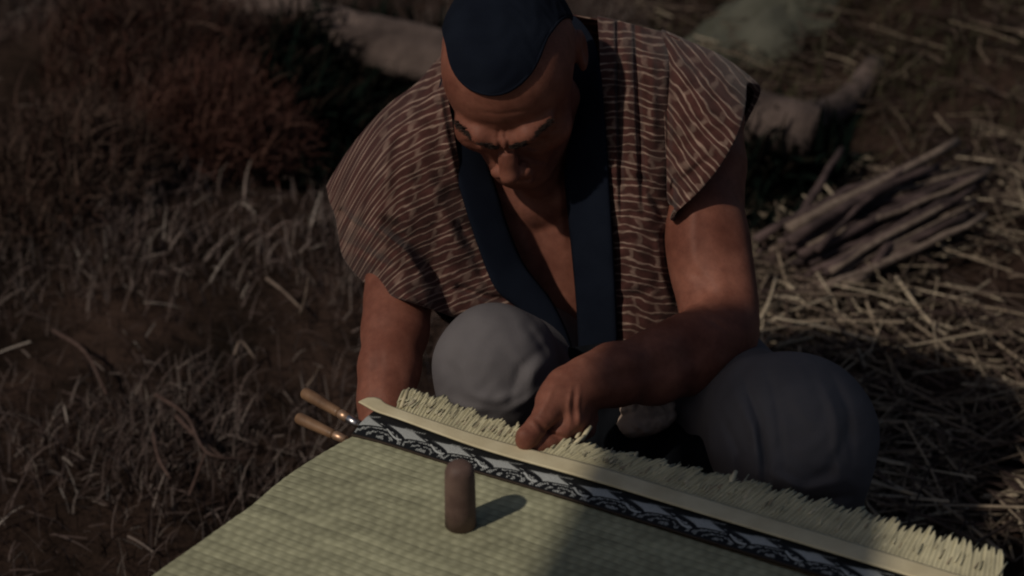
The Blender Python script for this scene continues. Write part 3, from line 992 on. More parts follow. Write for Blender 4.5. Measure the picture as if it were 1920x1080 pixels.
for (px, py, dx, dy, lz, r_) in ((752, 764, 14, -34, .012, .0022), (1090, 826, 18, -26, .02, .0026), (1080, 822, 8, -12, .01, .0022), (1368, 910, 12, -26, .02, .0026), (1186, 864, 9, -16, .012, .0018), (968, 806, 4, -14, .012, .0016), (1075, 835, 22, -18, .012, .0024)):
    a = G(px, py, MZ + 0.004); b_ = G(px + dx, py + dy, MZ + 0.004 + lz * 0.3)
    vs, fs = tube([a, (a + b_) / 2 + [0, 0, 0.001], b_], [r_, r_, r_ * 0.8], 7)
    mesh_obj('loose_rush', vs, fs, M['cream'], mat_root)

# bench carrying the mat
bench = empty('work_bench', (0.2, 1.15, 0.0))
tag(bench, 'low timber trestle bench under the tatami mat', 'bench')
ang = math.atan2(E1[1], E1[0])
for tt_ in (0.14, 0.42, 0.70):
    c = mat_pt(np.array([0.72]), np.array([tt_]), 0)[0]
    mesh_obj('beam', *box((c[0], c[1], MZ - 0.05 - 0.026), (0.58, 0.05, 0.025), ang), M['bench'], bench, smooth=False)
for ss in (0.30, 1.14):
    for tt_ in (0.14, 0.70):
        c = mat_pt(np.array([ss]), np.array([tt_]), 0)[0]
        h = (MZ - 0.103) / 2
        mesh_obj('leg', *box((c[0], c[1], h - 0.01), (0.03, 0.03, h), ang), M['bench'], bench, smooth=False)


# ------------------------------------------------------------------ awls and peg
def lathe(path, radii, mat, name, parent, sides=18):
    vs, fs = tube(path, radii, sides)
    return mesh_obj(name, vs, fs, mat, parent)


def awl(end, fer0, fer1, tip, r, label, with_metal):
    a = G(*end, MZ - 0.018); b_ = G(*fer0, MZ - 0.018); c = G(*fer1, MZ - 0.018); d = G(*tip, MZ - 0.018)
    root = empty('awl', tuple(c))
    tag(root, label, 'awl')
    ax = (b_ - a); L = np.linalg.norm(ax); ax /= L
    prof = [(0, .55), (.012, .85), (.05, 1.0), (.2, 1.02), (.45, .95), (.75, .84), (.93, .80), (1.0, .74)]
    lathe([a + ax * L * t_ for t_, _ in prof], [r * q for _, q in prof], M['wood'], 'handle', root)
    ax2 = (c - b_); L2 = np.linalg.norm(ax2)
    if with_metal:
        m1 = b_ + (c - b_) * 0.45
        lathe([b_, b_ + (m1 - b_) * 0.1, m1], [r * .60, r * .78, r * .72], M['brass'], 'collar', root)
        lathe([m1, m1 + (c - m1) * 0.1, c], [r * .55, r * .68, r * .60], M['metal'], 'ferrule', root)
    else:
        lathe([b_, b_ + (c - b_) * 0.15, c], [r * .60, r * .76, r * .68], M['brass'], 'collar', root)
    lathe([c, (c + d) / 2, d], [r * .25, r * .2, r * .05], M['metal'], 'blade', root, 8)


awl((570, 736), (637, 775), (671, 796), (720, 826), 0.0070, 'upper brown wooden awl with bright metal ferrule stuck in the mat end', True)
awl((558, 783), (626, 815), (648, 825), (700, 850), 0.0066, 'lower brown wooden awl stuck in the mat end', False)

topc = P(862, 887, 1.625)
tw = toW(topc)
base_p = np.array([tw[0], tw[1], MZ + 0.002])
rp = 0.0150
prof = [(0, 1.02), (.3, 1.0), (.7, .98), (.86, .95), (.93, .85), (.975, .62), (1.0, .25)]
vs, fs = tube([base_p + (tw + [0, 0, 0.012] - base_p) * t_ for t_, _ in prof], [rp * q for _, q in prof], 28)
tag(mesh_obj('wooden_peg', vs, fs, M['peg'], None), 'round topped grey brown wooden peg standing on the tatami mat', 'peg')

# ------------------------------------------------------------------ the man
man = empty('person', (0.10, 1.93, 0.0))
tag(man, 'squatting man in brown patterned short sleeved vest and grey trousers working over the mat', 'person')

HC = P(961, 139, 1.97)


def norm(v):
    v = np.asarray(v, float)
    return v / np.linalg.norm(v)


fwd = norm([-0.08, -0.86, -0.48])
side0 = norm([0.985, 0.04, -0.17])
side = norm(side0 - fwd * (side0 @ fwd))
crown = np.cross(side, fwd)      # completes the frame
if crown[1] < 0: crown = -crown
HR = np.stack([side, fwd, crown], 1)


def H(x, y, z):
    return HC + side * x + fwd * y + crown * z


HS = 1.0
F1 = Field((-0.27, -0.26, 1.68), (0.31, 0.34, 2.36), 0.0021)


def build_head(F):
    F.ell(H(0, -.012, .030), (.076, .094, .084), HR)
    F.ell(H(0, .036, .036), (.062, .052, .058), HR, k=.03)
    F.ell(H(0, .030, -.030), (.060, .056, .066), HR, k=.03)
    for s in (-1, 1):
        F.cone(H(s * .050, -.005, -.055), .020, H(s * .020, .062, -.098), .018, k=.03)
        F.ell(H(s * .043, .056, -.030), (.024, .022, .019), HR, k=.022)
    F.ell(H(0, .072, -.100), (.022, .017, .017), HR, k=.02)
    F.ell(H(0, .070, -.066), (.032, .025, .028), HR, k=.02)
    for s in (-1, 1):   # eye sockets
        F.ell(H(s * .031, .099, -.007), (.0205, .023, .0125), HR, k=.014, sub=True)
    for s in (-1, 1):
        F.ell(H(s * .031, .068, -.008), (.0150, .0140, .0125), HR, k=.004)
        F.cone(H(s * .018, .083, -.011), .0022, H(s * .043, .076, -.011), .0018, k=.003)
        # lid fold, brow ridge drawn down in a frown
        F.cone(H(s * .008, .0955, .005), .0085, H(s * .028, .0935, .013), .0085, k=.010)
        F.cone(H(s * .028, .0935, .013), .0085, H(s * .050, .076, .018), .006, k=.010)
        F.cone(H(s * .015, .086, -.022), .002, H(s * .038, .079, -.022), .002, k=.008, sub=True)
    # nose
    F.cone(H(0, .094, .004), .0080, H(0, .106, -.020), .0092, k=.012)
    F.cone(H(0, .106, -.020), .0095, H(0, .1155, -.036), .0115, k=.008)
    for s in (-1, 1):
        F.ell(H(s * .0150, .104, -.042), (.0095, .011, .0095), HR, k=.006)
        F.ell(H(s * .0070, .110, -.0505), (.0035, .005, .003), HR, k=.002, sub=True)
        # fold from nose wing to mouth corner
        F.cone(H(s * .021, .100, -.034), .0034, H(s * .036, .083, -.064), .0030, k=.009, sub=True)
    # lips
    F.cone(H(-.016, .094, -.068), .0050, H(.016, .094, -.068), .0050, k=.006)
    F.cone(H(-.013, .094, -.079), .0060, H(.013, .094, -.079), .0060, k=.006)
    F.cone(H(-.022, .096, -.0735), .0012, H(.022, .096, -.0735), .0012, k=.003, sub=True)
    # frown creases and forehead lines
    for s in (-1, 1):
        F.cone(H(s * .0048, .1045, .002), .0016, H(s * .006, .0985, .020), .0004, k=.005, sub=True)
    F.cone(H(-.012, .104, -.0035), .0022, H(.012, .104, -.0035), .0022, k=.005, sub=True)
    for s in (-1, 1):   # ears
        F.ell(H(s * .078, -.032, -.002), (.007, .019, .031), HR, k=.008)
        F.ell(H(s * .085, -.028, .002), (.005, .011, .019), HR, k=.004, sub=True)


# neck, torso
F1.ell(P(1000, 360, 2.20), (.150, .150, .115), k=.03)
F1.ell(P(1040, 540, 2.21), (.125, .15, .105), k=.06)
F1.ell(P(900, 330, 2.16), (.085, .10, .075), k=.05)
F1.ell(P(1130, 330, 2.16), (.085, .10, .075), k=.05)
F1.cone(P(830, 250, 2.18), .046, P(1215, 215, 2.18), .048, k=.04)       # shoulder girdle
build_head(F1)
F1.cone(P(985, 175, 2.05), .050, P(1005, 330, 2.12), .054, k=.020)
F1.cone(P(1035, 250, 2.02), .013, P(1022, 385, 2.085), .011, k=.022)      # neck tendon
F1.cone(P(985, 300, 2.04), .015, P(1005, 345, 2.055), .011, k=.02)         # throat
F1.cone(P(1012, 395, 2.085), .010, P(1090, 350, 2.07), .010, k=.02)        # collar bones
F1.cone(P(1000, 395, 2.085), .010, P(900, 350, 2.07), .010, k=.02)
F1.cone(P(1022, 420, 2.06), .004, P(1045, 600, 2.085), .004, k=.03, sub=True)
# left arm of the man (image right)
F1.chain([(P(1235, 205, 2.13), .062), (P(1290, 215, 2.09), .062), (P(1316, 310, 2.05), .047), (P(1320, 400, 2.03), .0405),
          (P(1332, 470, 2.01), .0410), (P(1342, 540, 1.99), .0390), (P(1348, 600, 1.97), .0365)], k=.03)
F1.ell(P(1316, 445, 1.995), (.032, .062, .030), k=.03)                      # biceps
F1.cone(P(1352, 595, 1.975), .036, P(1345, 650, 1.945), .036, k=.03)
F1.chain([(P(1350, 628, 1.955), .0385), (P(1290, 668, 1.915), .0400), (P(1225, 690, 1.880), .0370), (P(1150, 703, 1.840), .0310), (P(1100, 718, 1.815), .0245), (P(1078, 728, 1.805), .0225)], k=.02)
F1.ell(P(1300, 640, 1.915), (.055, .022, .028), np.stack([norm([-.9, -.25, -.3]), norm([-.25, .95, 0]), norm(np.cross(norm([-.9, -.25, -.3]), norm([-.25, .95, 0])))], 1), k=.03)
# hand pressing on the mat
F1.cone(P(1078, 728, 1.805), .0225, P(1060, 750, 1.800), .0235, k=.010)
F1.cone(P(1054, 722, 1.795), .0170, P(1036, 754, 1.787), .0185, k=.012)     # ball of the thumb
F1.cone(P(1060, 750, 1.800), .0235, P(1066, 782, 1.800), .0205, k=.010)
F1.cone(P(1048, 758, 1.796), .017, P(1050, 796, 1.796), .012, k=.010)
F1.chain([(P(1042, 740, 1.787), .0165), (P(1024, 775, 1.775), .0130), (P(1006, 799, 1.767), .0108), (P(989, 819, 1.763), .0112), (P(985, 827, 1.763), .0100)], k=.005)
F1.ell(P(985, 817, 1.754), (.0085, .0075, .0040), k=.002)                    # thumb nail bed
hand_f = [[(1070, 785, 1.788, .0112), (1052, 812, 1.782, .0095), (1030, 828, 1.776, .0088), (1010, 837, 1.770, .0078)],
          [(1086, 778, 1.802, .0110), (1078, 808, 1.797, .0100), (1052, 826, 1.790, .0090), (1030, 835, 1.783, .0075)],
          [(1094, 768, 1.812, .0108), (1096, 800, 1.808, .0096), (1080, 822, 1.800, .0086), (1058, 832, 1.792, .0072)],
          [(1098, 757, 1.822, .0100), (1106, 784, 1.820, .0084), (1102, 806, 1.813, .0078), (1086, 820, 1.806, .0066)]]
for fg in hand_f:
    F1.chain([(P(a, b_, c), r_) for a, b_, c, r_ in fg], k=.004)
    a, b_, c, r_ = fg[0]
    F1.cone(P(1068, 755, 1.80), .014, P(a, b_, c), r_, k=.008)
# right arm of the man (image left)
F1.chain([(P(830, 250, 2.18), .046), (P(780, 300, 2.13), .046), (P(762, 400, 2.09), .045), (P(752, 500, 2.07), .040), (P(746, 565, 2.04), .0365),
          (P(741, 620, 2.01), .0360), (P(730, 690, 1.97), .0325), (P(722, 750, 1.945), .0280), (P(722, 790, 1.93), .0270)], k=.02)
F1.cone(P(724, 800, 1.93), .028, P(738, 835, 1.925), .026, k=.01)
for j, (dx, dd) in enumerate(((-18, -.012), (-6, -.018), (8, -.018), (20, -.010))):
    F1.chain([(P(728 + dx * .6, 832, 1.925 + dd), .0105), (P(735 + dx, 862, 1.915 + dd), .0092), (P(745 + dx, 884, 1.925 + dd), .0085), (P(750 + dx, 890, 1.94 + dd), .0075)], k=.004)
F1.chain([(P(748, 800, 1.915), .013), (P(768, 838, 1.90), .0105), (P(772, 865, 1.895), .0095)], k=.005)
vb, fb = F1.mesh()


def carve(v, lines):
    """push surface points along the sight depth where creases, tendons and folds run"""
    px = v[:, 0] / v[:, 2] * FPX + 960; py = 540 - v[:, 1] / v[:, 2] * FPX
    out = v.copy()
    for pts, wd, amp, d0, d1 in lines:
        m = (v[:, 2] > d0) & (v[:, 2] < d1)
        x, y = px[m], py[m]
        d = seg_dist(x, y, pts)
        L0 = np.hypot(pts[-1][0] - pts[0][0], pts[-1][1] - pts[0][1]) + 1e-6
        t = ((x - pts[0][0]) * (pts[-1][0] - pts[0][0]) + (y - pts[0][1]) * (pts[-1][1] - pts[0][1])) / L0 ** 2
        f = np.exp(-(d / wd) ** 2) * np.clip((1.1 - t) / 0.4, 0, 1) * np.clip((t + 0.1) / 0.4, 0, 1)
        out[m, 2] += amp * f
    return out


skin_lines = [([(1284, 570), (1318, 574), (1356, 592)], 6, .0035, 1.85, 2.02), ([(1300, 590), (1335, 600), (1365, 622)], 5, .0020, 1.85, 2.02),
              ([(1350, 640), (1250, 690), (1130, 716)], 16, .0030, 1.7, 1.95), ([(1330, 600), (1240, 650), (1120, 690)], 14, -.0025, 1.7, 1.98),
              ([(1366, 300), (1372, 450), (1384, 590)], 22, .0022, 1.9, 2.1), ([(1300, 360), (1296, 450), (1305, 530)], 16, -.003, 1.9, 2.06),
              ([(1290, 500), (1330, 545), (1345, 560)], 12, .003, 1.9, 2.06),
              ([(1004, 786), (1020, 806), (1042, 818), (1070, 824)], 5, .0060, 1.7, 1.82), ([(990, 794), (1004, 804)], 3.5, .0014, 1.7, 1.79), ([(984, 800), (998, 812)], 3, .0012, 1.7, 1.79),
              ([(1072, 722), (1066, 760), (1068, 800)], 4, -.0016, 1.7, 1.82), ([(1088, 722), (1084, 760), (1088, 800)], 4, -.0016, 1.7, 1.82), ([(1078, 722), (1075, 760), (1078, 800)], 4, .0016, 1.7, 1.82),
              ([(1040, 715), (1026, 750), (1008, 782)], 6, -.0020, 1.7, 1.82),
              ([(976, 291), (1000, 298), (1030, 306)], 5, .0045, 1.8, 2.02), ([(980, 282), (1004, 288), (1032, 288)], 7, -.0035, 1.8, 2.02),
              ([(905, 296), (892, 288), (876, 276)], 5, .0035, 1.8, 2.02),
              ([(984, 274), (1002, 279), (1020, 272)], 3.5, .0020, 1.8, 2.0), ([(900, 282), (884, 272), (872, 262)], 3.5, .0020, 1.8, 2.0),
              ([(1030, 250), (1046, 240)], 4, .0015, 1.8, 2.02), ([(1032, 258), (1050, 256)], 4, .0015, 1.8, 2.02),
              ([(890, 228), (935, 236), (990, 228)], 4, .0010, 1.8, 2.0), ([(885, 208), (935, 214), (1000, 206)], 4, .0009, 1.8, 2.0),
              ([(936, 240), (934, 262)], 3.5, .0024, 1.8, 2.0), ([(947, 240), (948, 262)], 3.5, .0024, 1.8, 2.0),
              ([(1000, 380), (1015, 470), (1045, 560)], 22, .004, 2.0, 2.12), ([(960, 380), (975, 440), (1010, 500)], 16, -.003, 2.0, 2.12),
              ([(1048, 320), (1052, 400), (1058, 460)], 9, -.004, 1.98, 2.12), ([(700, 600), (706, 680), (704, 740)], 10, .003, 1.85, 2.1)]
vb = carve(vb, skin_lines)

# legs and feet, coarser, inside the trousers
F2 = Field((-0.16, -0.75, 1.55), (0.46, 0.02, 2.55), 0.005)
HIP1, HIP2 = P(1030, 700, 2.25), P(1175, 700, 2.25)
K1, K2 = P(927, 698, 1.935), P(1488, 815, 1.835)


def wcam(x, y, z):
    return fromW(np.array([x, y, z]))


A1 = wcam(-0.015, 1.72, 0.10); A2 = wcam(0.35, 1.60, 0.10)
F2.cone(P(1040, 600, 2.22), .10, P(1090, 690, 2.27), .11, k=.05)
for hp, kn, an in ((HIP1, K1, A1), (HIP2, K2, A2)):
    F2.chain([(hp, .075), ((hp + kn) / 2, .062), (kn, .050), ((kn * .6 + an * .4), .048), (an, .034)], k=.03)
    aw = toW(an)
    F2.cone(wcam(aw[0], aw[1] + .03, .055), .033, wcam(aw[0] - .01, aw[1] - .13, .028), .022, k=.03)
    for j in range(5):
        xo = -.034 + j * .015 - .01
        F2.cone(wcam(aw[0] + xo * .8, aw[1] - .12, .026), .011, wcam(aw[0] + xo, aw[1] - .165 + abs(j - 1.2) * .008, .016), .0085, k=.008)
vb2, fb2 = F2.mesh()
body = mesh_obj('body', toW(np.concatenate([vb, vb2])), np.concatenate([fb, fb2 + len(vb)]), M['skin'], man)

# eyebrows
for s in (-1, 1):
    pts = [H(s * .007, .1040, .004), H(s * .020, .1035, .0095), H(s * .035, .0960, .0165), H(s * .052, .0815, .0200)]
    tufts = []
    r = np.random.default_rng(9 + s)
    pp = cr(np.linspace(0, 3, 90), np.array(pts))
    for q in pp:
        for _ in range(6):
            b0 = q + r.normal(0, .0014, 3)
            dv = side * s * .006 + crown * r.uniform(.0005, .004) + fwd * r.uniform(-.0015, .001)
            tufts.append(tube(toW(np.stack([b0, b0 + dv * .5, b0 + dv])), [.0004, .0004, .0002], 3))
    mesh_obj('eyebrow', *join(tufts), M['hair'], man)

# blue head cloth: shell over the crown
Fc = Field(HC - 0.12, HC + 0.12, 0.0013)
Fc.ell(H(0, -.012, .030), (.0795, .0975, .0875), HR)
Fc.ell(H(0, .036, .036), (.0655, .0555, .0615), HR, k=.03)
w = Fc.win(HC - 0.2, HC + 0.2, 0)
_, X_, Y_, Z_ = w
lx = (X_ - HC[0]) * side[0] + (Y_ - HC[1]) * side[1] + (Z_ - HC[2]) * side[2]
ly = (X_ - HC[0]) * fwd[0] + (Y_ - HC[1]) * fwd[1] + (Z_ - HC[2]) * fwd[2]
lz = (X_ - HC[0]) * crown[0] + (Y_ - HC[1]) * crown[1] + (Z_ - HC[2]) * crown[2]
edge_z = 0.074 + 4.5 * (lx + 0.006) ** 2 - 0.55 * np.clip(0.02 - ly, 0, 0.2) - 0.9 * np.clip(-0.02 - ly, 0, 0.2)
cut = (edge_z - lz) * 0.7
Fc.a = np.maximum(Fc.a, cut.astype(np.float32))
inner_d = Fc.a * 0 + 1
vc, fc = Fc.mesh()
q_ = (vc - HC)
vc = vc + (q_ / np.linalg.norm(q_, axis=1)[:, None]) * (0.0009 * nz2(q_[:, 0], q_[:, 1], 95) + 0.0006 * nz2(q_[:, 1], q_[:, 0] + q_[:, 2], 190))[:, None]
hcl = mesh_obj('head_cloth', toW(vc), fc, M['navy'], man)
q_ = vc - HC
ql = np.stack([q_ @ side, q_ @ fwd, q_ @ crown], -1)
ez = 0.074 + 4.5 * (ql[:, 0] + 0.006) ** 2 - 0.55 * np.clip(0.02 - ql[:, 1], 0, 0.2) - 0.9 * np.clip(-0.02 - ql[:, 1], 0, 0.2)
rad_ = np.hypot(ql[:, 0], ql[:, 1]); azm = np.arctan2(ql[:, 0], ql[:, 1])
hem = []
for k in range(64):
    c_ = -math.pi + 2 * math.pi * k / 64
    m_ = (np.abs(ql[:, 2] - ez) < 0.0022) & (np.abs((azm - c_ + math.pi) % (2 * math.pi) - math.pi) < 0.06) & (rad_ > 0.03)
    if m_.sum() > 2:
        mm_ = m_ & (rad_ > rad_[m_].max() - 0.0025)
        hem.append(vc[mm_].mean(0))
hem = np.array(hem)
for _ in range(3):
    hem = (np.roll(hem, 1, 0) + 2 * hem + np.roll(hem, -1, 0)) / 4
hem = np.concatenate([hem, hem[:2]])
mesh_obj('hem', *tube(toW(hem), 0.0021, 8, False), M['navy'], hcl)

# ------------------------------------------------------------------ trousers
F3 = Field((-0.17, -0.72, 1.60), (0.48, 0.03, 2.55), 0.0034)
F3.cone(P(1040, 610, 2.24), .105, P(1095, 700, 2.29), .115, k=.05)
F3.chain([(HIP1, .092), (P(990, 695, 2.10), .074), (P(940, 692, 1.985), .063)], k=.04)
F3.ell(K1 + np.array([0, .004, 0]), (.066, .074, .066), k=.03)
F3.chain([(K1, .060), (K1 * .55 + A1 * .45, .062), (A1 + np.array([0, .03, 0]), .052)], k=.03)
F3.chain([(HIP2, .092), (P(1320, 740, 2.05), .082)], k=.05)
F3.chain([(P(1320, 740, 2.05), .080), (K2, .074)], k=.05)
F3.ell(K2 + np.array([.002, -.004, 0]), (.081, .086, .078), k=.04)
F3.chain([(K2 + np.array([.0, -.01, 0]), .074), (K2 * .55 + A2 * .45, .074), (A2 + np.array([0, .03, 0]), .055)], k=.03)
# folds at the knees and behind them
rf = np.random.default_rng(8)
for a, b_, r_ in ((P(1005, 625, 1.95), P(1060, 690, 2.0), .005), (P(985, 700, 1.89), P(1040, 745, 1.95), .004), (P(1400, 700, 1.86), P(1360, 830, 1.83), .005)):
    F3.cone(a, r_, b_, r_ * .5, k=.03)
vt, ft = F3.mesh()
# cloth ripples
cloth_lines = [([(1050, 650), (1000, 700), (990, 770)], 12, -.0035, 1.8, 2.1), ([(1030, 640), (975, 690), (955, 760)], 9, .003, 1.8, 2.1), ([(1060, 700), (1000, 745), (940, 775)], 8, -.003, 1.8, 2.1),
               ([(985, 605), (1010, 640), (1040, 690)], 8, .004, 1.8, 2.1), ([(830, 650), (850, 700), (850, 770)], 14, .0035, 1.8, 2.1), ([(815, 740), (870, 765), (930, 770)], 8, -.003, 1.8, 2.1),
               ([(880, 700), (930, 725), (985, 715)], 18, .0025, 1.8, 2.1), ([(870, 735), (925, 752), (985, 735)], 9, -.0028, 1.8, 2.1),
               ([(1370, 720), (1410, 800), (1420, 920)], 9, -.007, 1.7, 2.0), ([(1390, 700), (1428, 790), (1440, 930)], 7, .007, 1.7, 2.0), ([(1350, 770), (1385, 850), (1400, 950)], 9, .006, 1.7, 2.05),
               ([(1420, 690), (1470, 740), (1500, 830)], 16, .003, 1.7, 2.0), ([(1560, 700), (1590, 770), (1600, 870)], 8, .005, 1.7, 2.0), ([(1535, 700), (1566, 790), (1572, 900)], 9, -.0045, 1.7, 2.0), ([(1440, 700), (1462, 780), (1470, 880)], 7, .003, 1.7, 2.0),
               ([(1430, 880), (1500, 915), (1590, 900)], 10, -.005, 1.7, 2.0), ([(1420, 910), (1500, 945), (1600, 930)], 9, .005, 1.7, 2.0), ([(1600, 790), (1560, 880), (1480, 930)], 10, .004, 1.7, 2.0)]
vt = carve(vt, cloth_lines)
pxx = vt[:, 0] / vt[:, 2] * FPX; pyy = vt[:, 1] / vt[:, 2] * FPX
vt[:, 2] += 0.0011 * nz2(pxx, pyy, .045) + 0.0009 * nz2(pyy + 30, pxx, .10)
vt = vt + 0.0008 * np.stack([np.sin(vt[:, 1] * 70 + vt[:, 0] * 30), 0 * vt[:, 0], np.sin(vt[:, 1] * 55 + vt[:, 0] * 60)], -1)
mesh_obj('trousers', toW(vt), ft, M['trousers'], man)

# dark apron hanging between the thighs
ap = [[(1010, 655, 2.03), (1080, 650, 2.02), (1150, 640, 2.02), (1225, 632, 2.05), (1300, 640, 2.08)],
      [(1010, 705, 1.99), (1075, 700, 1.99), (1150, 695, 2.00), (1240, 690, 2.02), (1340, 700, 2.03)],
      [(1000, 750, 1.95), (1065, 750, 1.96), (1135, 770, 1.93), (1240, 820, 1.93), (1370, 745, 1.93)],
      [(1000, 790, 1.93), (1060, 800, 1.93), (1140, 835, 1.90), (1245, 850, 1.90), (1385, 800, 1.85)],
      [(1000, 850, 1.93), (1065, 870, 1.92), (1150, 895, 1.90), (1260, 905, 1.88), (1395, 880, 1.82)],
      [(1000, 950, 1.95), (1070, 960, 1.93), (1160, 975, 1.92), (1280, 985, 1.88), (1400, 980, 1.85)]]
A = patch_pts(ap, 90, 90)
A[..., 2] += 0.006 * nz2(A[..., 0], A[..., 1], .045) + 0.004 * np.sin(A[..., 0] * .12 + .02 * A[..., 1])
Vw = toW(np.stack([(A[..., 0] - 960) / FPX * A[..., 2], (540 - A[..., 1]) / FPX * A[..., 2], A[..., 2]], -1).reshape(-1, 3))
sheet('apron', Vw, 90, 90, M['dark_cloth'], man, 0.003, flip=True)

# ------------------------------------------------------------------ vest
def pat(ctrl, nu, nv, name, mat, folds=(), uvf=None, t=0.0014, noise=0.0, flip=False, parent=man):
    A = patch_pts(ctrl, nu, nv)
    x, y = A[..., 0].copy(), A[..., 1].copy()
    for fo in folds:
        pts, wd, amp = fo[:3]
        d = seg_dist(x, y, pts)
        f_ = np.exp(-(d / wd) ** 2)
        L0 = np.hypot(pts[-1][0] - pts[0][0], pts[-1][1] - pts[0][1]) + 1e-6
        tt_ = ((x - pts[0][0]) * (pts[-1][0] - pts[0][0]) + (y - pts[0][1]) * (pts[-1][1] - pts[0][1])) / L0 ** 2
        end = 0.18 if len(fo) < 4 else fo[3]
        f_ = f_ * np.clip((1.02 - tt_) / 0.35, 0, 1) ** 0.8 * np.clip((tt_ + end) / 0.25, 0, 1)
        A[..., 2] += amp * f_
    if noise:
        A[..., 2] += noise * nz2(x, y, .05) + noise * .5 * nz2(y + 40, x, .11)
    uvv = None
    if uvf is not None:
        u, v = uvf(x, y)
        uvv = np.stack([u, v], -1).reshape(-1, 2)
    d = A[..., 2]
    Vw = toW(np.stack([(x - 960) / FPX * d, (540 - y) / FPX * d, d], -1).reshape(-1, 3))
    return sheet(name, Vw, nv, nu, mat, parent, t, uv=uvv, flip=flip)


xs_ = np.arange(500, 1000)
slope = np.interp(xs_, [500, 620, 680, 722, 765, 830, 1000], [2.4, 2.2, 1.7, 1.05, .52, .38, .42])
Fx = np.cumsum(slope)


def uv_left(x, y):
    low = np.clip((y - 420) / 120, 0, 1) * np.clip((800 - x) / 60, 0, 1)
    q = y + np.interp(x, xs_, Fx)
    q2 = y * 0.55 + 1.9 * x * 0.75
    return (x + 0.3 * y) / 19.0, q / 13.6


def row(pts, ds):
    return [(a, b_, d) for (a, b_), d in zip(pts, ds)]


left = [row([(640, 420), (668, 350), (705, 290), (745, 240), (785, 200), (825, 150), (868, 95)], [2.25, 2.27, 2.28, 2.28, 2.27, 2.24, 2.2]),
        row([(614, 358), (648, 300), (690, 245), (735, 200), (780, 166), (822, 120), (862, 72)], [2.16, 2.19, 2.20, 2.20, 2.19, 2.17, 2.15]),
        row([(612, 350), (650, 290), (692, 237), (735, 194), (780, 160), (822, 112), (866, 66)], [2.12, 2.13, 2.13, 2.13, 2.12, 2.11, 2.10]),
        row([(617, 376), (660, 322), (700, 278), (742, 243), (785, 210), (815, 175), (838, 140)], [2.095, 2.07, 2.06, 2.05, 2.05, 2.06, 2.06]),
        row([(628, 406), (667, 370), (705, 338), (745, 312), (788, 290), (822, 265), (850, 240)], [2.085, 2.04, 2.01, 2.00, 2.01, 2.02, 2.03]),
        row([(634, 440), (668, 422), (706, 402), (748, 388), (795, 372), (836, 362), (873, 358)], [2.08, 2.025, 1.99, 1.985, 1.995, 2.01, 2.03]),
        row([(643, 482), (680, 470), (716, 458), (757, 452), (805, 452), (858, 460), (908, 468)], [2.075, 2.02, 1.985, 1.985, 2.0, 2.01, 2.03]),
        row([(670, 518), (704, 508), (738, 502), (778, 502), (826, 512), (882, 530), (942, 550)], [2.07, 2.02, 1.985, 1.99, 2.01, 2.02, 2.03]),
        row([(694, 538), (722, 552), (758, 562), (800, 574), (850, 586), (915, 590), (992, 596)], [2.06, 2.01, 1.975, 1.985, 2.02, 2.02, 2.03]),
        row([(706, 530), (730, 542), (764, 552), (803, 566), (852, 596), (920, 604), (996, 612)], [2.08, 2.06, 2.04, 2.04, 2.05, 2.06, 2.06])]
vest = empty('vest', (0, 0, 0)); vest.parent = man
vest.location = (0, 0, 0)
folds_l = [([(738, 232), (722, 300), (722, 372)], 12, -.009), ([(756, 240), (746, 320), (749, 400)], 14, .003),
           ([(725, 415), (770, 452), (805, 490), (850, 590)], 15, .012), ([(700, 425), (760, 470), (800, 520)], 9, -.010),
           ([(640, 395), (665, 420), (700, 440)], 8, .014), ([(655, 405), (700, 390), (745, 410)], 12, -.006),
           ([(640, 450), (700, 480), (760, 520)], 9, .007), ([(880, 470), (920, 520), (960, 575)], 9, -.004), ([(860, 420), (900, 500), (925, 560)], 10, .006),
           ([(822, 170), (838, 260), (862, 350)], 7, -.008), ([(690, 260), (650, 320), (625, 370)], 10, .006),
           ([(860, 540), (920, 560), (985, 560)], 8, .010), ([(800, 330), (850, 430), (890, 500)], 14, -.004)]
pat(left, 230, 320, 'front_panel', M['vest'], folds_l, uv_left, noise=.002, flip=True, parent=vest)


def uv_right(x, y):
    return (x + 10) / 21.0, (y - 0.13 * x + 3 * np.sin(x * .06)) / 15.2


rp_ = [row([(1120, 30), (1150, 36), (1180, 44), (1212, 52), (1242, 60), (1262, 75)], [2.12, 2.11, 2.11, 2.11, 2.12, 2.13]),
       row([(1124, 90), (1150, 95), (1180, 100), (1212, 105), (1245, 110), (1265, 120)], [2.045, 2.035, 2.035, 2.035, 2.04, 2.06]),
       row([(1126, 160), (1152, 162), (1182, 165), (1214, 166), (1248, 168), (1268, 170)], [2.015, 2.005, 2.00, 2.00, 2.01, 2.04]),
       row([(1135, 240), (1158, 241), (1186, 242), (1216, 244), (1252, 246), (1272, 248)], [2.00, 1.99, 1.985, 1.985, 2.0, 2.03]),
       row([(1141, 330), (1163, 331), (1190, 332), (1220, 334), (1256, 336), (1276, 338)], [1.995, 1.985, 1.98, 1.98, 2.0, 2.03]),
       row([(1148, 430), (1168, 431), (1195, 430), (1225, 428), (1264, 424), (1282, 424)], [2.0, 1.99, 1.985, 1.99, 2.015, 2.05]),
       row([(1153, 520), (1175, 519), (1202, 516), (1234, 512), (1278, 505), (1294, 500)], [2.01, 2.0, 2.0, 2.01, 2.035, 2.07]),
       row([(1156, 590), (1178, 586), (1208, 578), (1243, 566), (1288, 548), (1300, 545)], [2.02, 2.01, 2.01, 2.02, 2.045, 2.08]),
       row([(1157, 655), (1180, 646), (1212, 632), (1248, 612), (1292, 588), (1305, 580)], [2.03, 2.02, 2.02, 2.03, 2.05, 2.09]),
       row([(1157, 668), (1180, 660), (1212, 648), (1248, 630), (1292, 606), (1305, 600)], [2.07, 2.06, 2.06, 2.07, 2.08, 2.11])]
